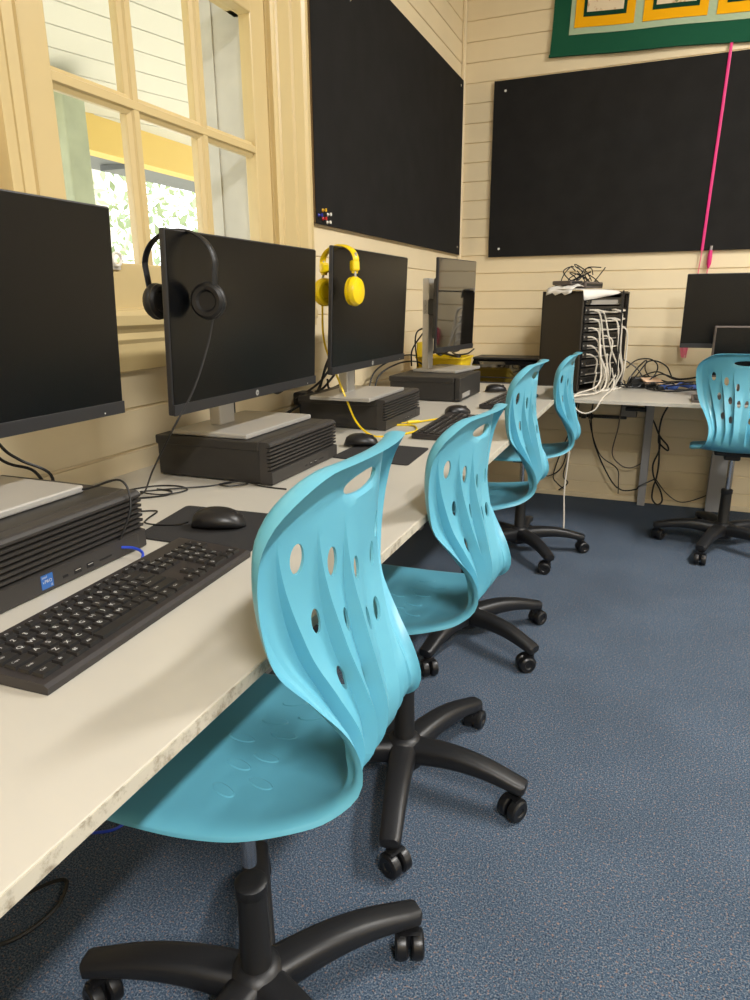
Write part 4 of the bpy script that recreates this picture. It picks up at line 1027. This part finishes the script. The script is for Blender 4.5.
# ------------------------------------------------------------------ pin boards, pins, quilt, ribbon
t = thing('pinboard', 'black felt pinboard on the window wall beside the casing', 'pinboard', (XW+.001, 3.28, 1.90))
MB().box((.0, -.945, -.46), (.014, .95, .465), .003).build('backing', M['boardedge'], t)
MB().box((.0135, -.947, -.462), (.0165, .952, .467), .001).build('felt', M['felt'], t)
b = MB()
for y, z in ((-.9, .43), (.9, .43), (.9, -.42), (-.62, .33)): b.lathe([(.006, 0), (.005, .002), (0, .003)], 10, xf=T(.0165, y, z, ry=PI/2))
b.build('screw', M['chrome'], t)
t = thing('pinboard', 'wide black felt pinboard on the back wall under the quilt', 'pinboard', (.40, YW-.001, 1.885))
MB().box((-1.397, -.014, -.463), (1.4, 0, .459), .003).build('backing', M['boardedge'], t)
MB().box((-1.399, -.0165, -.465), (1.402, -.0135, .461), .001).build('felt', M['felt'], t)
b = MB()
for x, z in ((-1.335, .408), (-1.338, -.42), (1.34, .40), (1.34, -.41)): b.lathe([(.007, 0), (.006, .003), (0, .004)], 12, xf=T(x, -.0165, z, rx=PI/2))
b.build('screw', M['pin_w'], t)
for (y, z, m, lab) in ((2.385, 1.486, 'pin_y', 'yellow push pin at the lower left corner of the window wall pinboard'), (2.425, 1.476, 'pin_w', 'upper white push pin beside the yellow pin'), (2.352, 1.466, 'pin_b', 'blue push pin nearest the pinboard edge'), (2.385, 1.458, 'pin_r', 'red push pin below the yellow pin'), (2.42, 1.449, 'pin_w', 'lower white push pin beside the red pin')):
    p = thing('push_pin', lab, 'push pin', (XW+.0168, y, z), 0, 'push pins on the window wall board')
    b = MB(); b.lathe([(.0065, 0), (.006, .003), (.0035, .005), (.003, .010), (.006, .013), (.006, .016), (0, .017)], 14, xf=T(ry=PI/2)); b.build('head', M[m], p)
# quilt: local x right, z up, origin at lower left corner
q = thing('quilt', 'green bordered patchwork quilt with gold framed squares high on the back wall', 'quilt', (-.702, YW-.006, 2.432)); q.rotation_euler = (0, math.radians(2.6), 0)
def sheet(mb, x0, z0, x1, z1, d, th=.004, n=14, wob=.006):
    xs = [x0+(x1-x0)*i/n for i in range(n+1)]; zs = [z0+(z1-z0)*i/n for i in range(n+1)]; vs = []; 
    def w(x, z): return wob*(math.sin(x*9+z*4)*.5+math.sin(z*13-x*5)*.5)
    for s_ in (0, 1):
        for x in xs:
            for z in zs: vs.append((x+.4*w(z, x)*(1), -d-th*s_+w(x, z)-.007, z+.5*w(x*1.3, z)))
    m = (n+1)**2; fs = []
    for i in range(n):
        for j in range(n):
            a = i*(n+1)+j; c = [a, a+n+1, a+n+2, a+1]; fs.append(c[::-1]); fs.append([k+m for k in c])
    for i in range(n):
        for a, b_ in ((i, i+1), (n*(n+1)+i, n*(n+1)+i+1), (i*(n+1), (i+1)*(n+1)), (i*(n+1)+n, (i+1)*(n+1)+n)): fs.append([a, b_, b_+m, a+m])
    mb.add(vs, fs, 0, True)
b = MB(); sheet(b, 0, 0, 1.55, 1.02, .0, .010, 30); b.build('border', M['green'], q)
b = MB(); sheet(b, .088, .088, 1.462, .93, .0105, .003, 30); b.build('sashing', M['sage'], q)
for i in range(4):
    for j in range(2):
        x0 = .112+i*.342; z0 = .118+j*.40
        bb = MB(); sheet(bb, x0, z0, x0+.300, z0+.34, .0140, .003, 14); f = bb.build('gold_frame', M['gold'], q)
        bb = MB(); sheet(bb, x0+.042, z0+.046, x0+.258, z0+.294, .0172, .002, 12); bb.build('inner_frame', M['dkgreen'], f)
        bb = MB(); sheet(bb, x0+.058, z0+.066, x0+.242, z0+.274, .0194, .002, 12); pc = bb.build('centre_square', M['floral'], f)
        bb = MB(); cx, cz = x0+.15, z0+.15; pts = [(cx, cz-.085), (cx+.035, cz-.04), (cx+.03, cz+.03), (cx, cz+.01), (cx-.03, cz+.03), (cx-.035, cz-.04)]
        if i == 1: bb.prism([(a, c) for a, c in pts], -.034, -.029, 'y'); bb.build('applique', mat('leaf_patch', (150, 150, 100), .95), f)
b = MB(); sheet(b, -.004, -.006, 1.554, .006, -.001, .014, 30); b.build('binding', M['green'], q)
# ribbon hanging from the quilt with a pen and a tassel
t = thing('ribbon', 'bright pink ribbon hanging down the back wall pinboard from the quilt', 'ribbon', (.18, YW-.022, 2.36))
path = smooth_path([(.004, .014, .06), (.002, .006, .03), (.0, -.002, -.02), (-.006, -.001, -.3), (-.014, -.001, -.6), (-.021, -.001, -.9), (-.022, -.001, -.94)], 6)
MB().tube(path, 0, 8, rr=[(.007, .0012)]*len(path), flat=(1, 0, 0)).build('band', M['pink'], t)
path = smooth_path([(-.022, 0, -.94), (-.028, .006, -1.05), (-.036, .014, -1.16)], 6); MB().tube(path, .0028, 6).build('thin_tail', M['pinkpale'], t)
t = thing('pen', 'pink pen dangling at the lower edge of the pinboard beside the ribbon', 'pen', (.200, YW-.026, 1.42))
b = MB(); b.tube([(0, 0, .0), (-.001, 0, -.03), (-.002, 0, -.07), (-.003, 0, -.09)], 0, 12, rr=[.009, .012, .0115, .005]); b.build('barrel', M['pink'], t)
b = MB(); b.tube([(0, 0, 0), (.001, 0, .022)], .0075, 10); b.build('cap', M['label'], t)
b = MB(); b.tube(smooth_path([(-.003, 0, -.09), (-.006, .004, -.12), (-.010, .010, -.17)], 5), .003, 6); b.build('string', M['pinkpale'], t)
t = thing('tassel', 'pink tassel hanging on the wall below the wide black monitor', 'tassel', (.128, YW-.004, .915))
b = MB(); rnd = random.Random(3)
for k in range(14):
    a = rnd.uniform(-.022, .022); b.tube(smooth_path([(a*.2, -.012, .05), (a, -.014+rnd.uniform(-.004, .004), .02), (a*.7, -.012, -.03-rnd.uniform(0, .03))], 3), .003, 5)
b.build('threads', M['pinkpale'], t); b = MB(); b.lathe([(.0, .062), (.008, .058), (.010, .048), (.007, .04), (0, .038)], 10, xf=T(0, -.012, 0)); b.build('knot', M['pink'], t)

# ------------------------------------------------------------------ light
def tube_light(x, y, e, L=1.2, n=2):
    t = thing('ceiling_light', 'twin tube fluorescent ceiling light', 'lamp', (x, y, ZC), 0, 'fluorescent ceiling lights')
    MB().box((-.09, -L/2-.02, -.055), (.09, L/2+.02, 0), .01).build('housing', M['ceil'], t)
    for s_ in (-1, 1): MB().tube([(s_*.045, -L/2, -.075), (s_*.045, L/2, -.075)], .013, 12).build('lamp_tube', M['tube'], t)
    ld = bpy.data.lights.new('tube_light', 'AREA'); ld.shape = 'RECTANGLE'; ld.size = .16; ld.size_y = L; ld.energy = e; ld.color = (1, .98, .945)
    lo = bpy.data.objects.new('lamp_glow', ld); COL.objects.link(lo); lo.parent = t; lo.location = (0, 0, -.10)
LE = 60
for x, y, e in ((1.35, -1.3, LE*2.6), (1.35, 2.4, LE*1.75), (3.2, -.7, LE*.35), (3.2, 2.4, LE*.35)): tube_light(x, y, e)
sun = bpy.data.lights.new('sun', 'SUN'); sun.energy = 4.5; sun.angle = .02; sun.color = (1, .96, .88)
so = bpy.data.objects.new('sun', sun); COL.objects.link(so); so.rotation_euler = (math.radians(35), math.radians(25), math.radians(200))
w = bpy.data.worlds.new('world'); S.world = w; w.use_nodes = True; nt = w.node_tree
bg = nt.nodes['Background']; bg.inputs['Color'].default_value = (.95, .97, 1, 1); bg.inputs['Strength'].default_value = 2.8

# ------------------------------------------------------------------ camera
cd = bpy.data.cameras.new('camera'); cam = bpy.data.objects.new('camera', cd); COL.objects.link(cam); S.camera = cam
cd.sensor_fit = 'VERTICAL'; cd.sensor_height = 36; cd.lens = 682.82/1000*36; cd.clip_start = .02
pitch, yaw, roll = .281149278, .388908711, .00766344421
fw = Vector((-math.sin(yaw)*math.cos(pitch), math.cos(yaw)*math.cos(pitch), -math.sin(pitch)))
r = Vector((math.cos(yaw), math.sin(yaw), 0)); dn = fw.cross(r)
r2 = r*math.cos(roll)+dn*math.sin(roll); d2 = fw.cross(r2)
m4 = Matrix((( r2.x, -d2.x, -fw.x, 0), (r2.y, -d2.y, -fw.y, 0), (r2.z, -d2.z, -fw.z, 1.165), (0, 0, 0, 1)))
cam.matrix_world = m4
S.view_settings.view_transform = 'Standard'; S.view_settings.look = 'None'; S.view_settings.gamma = 1; S.view_settings.use_curve_mapping = False
S.view_settings.exposure = 0.12
S.cycles.use_denoising = True
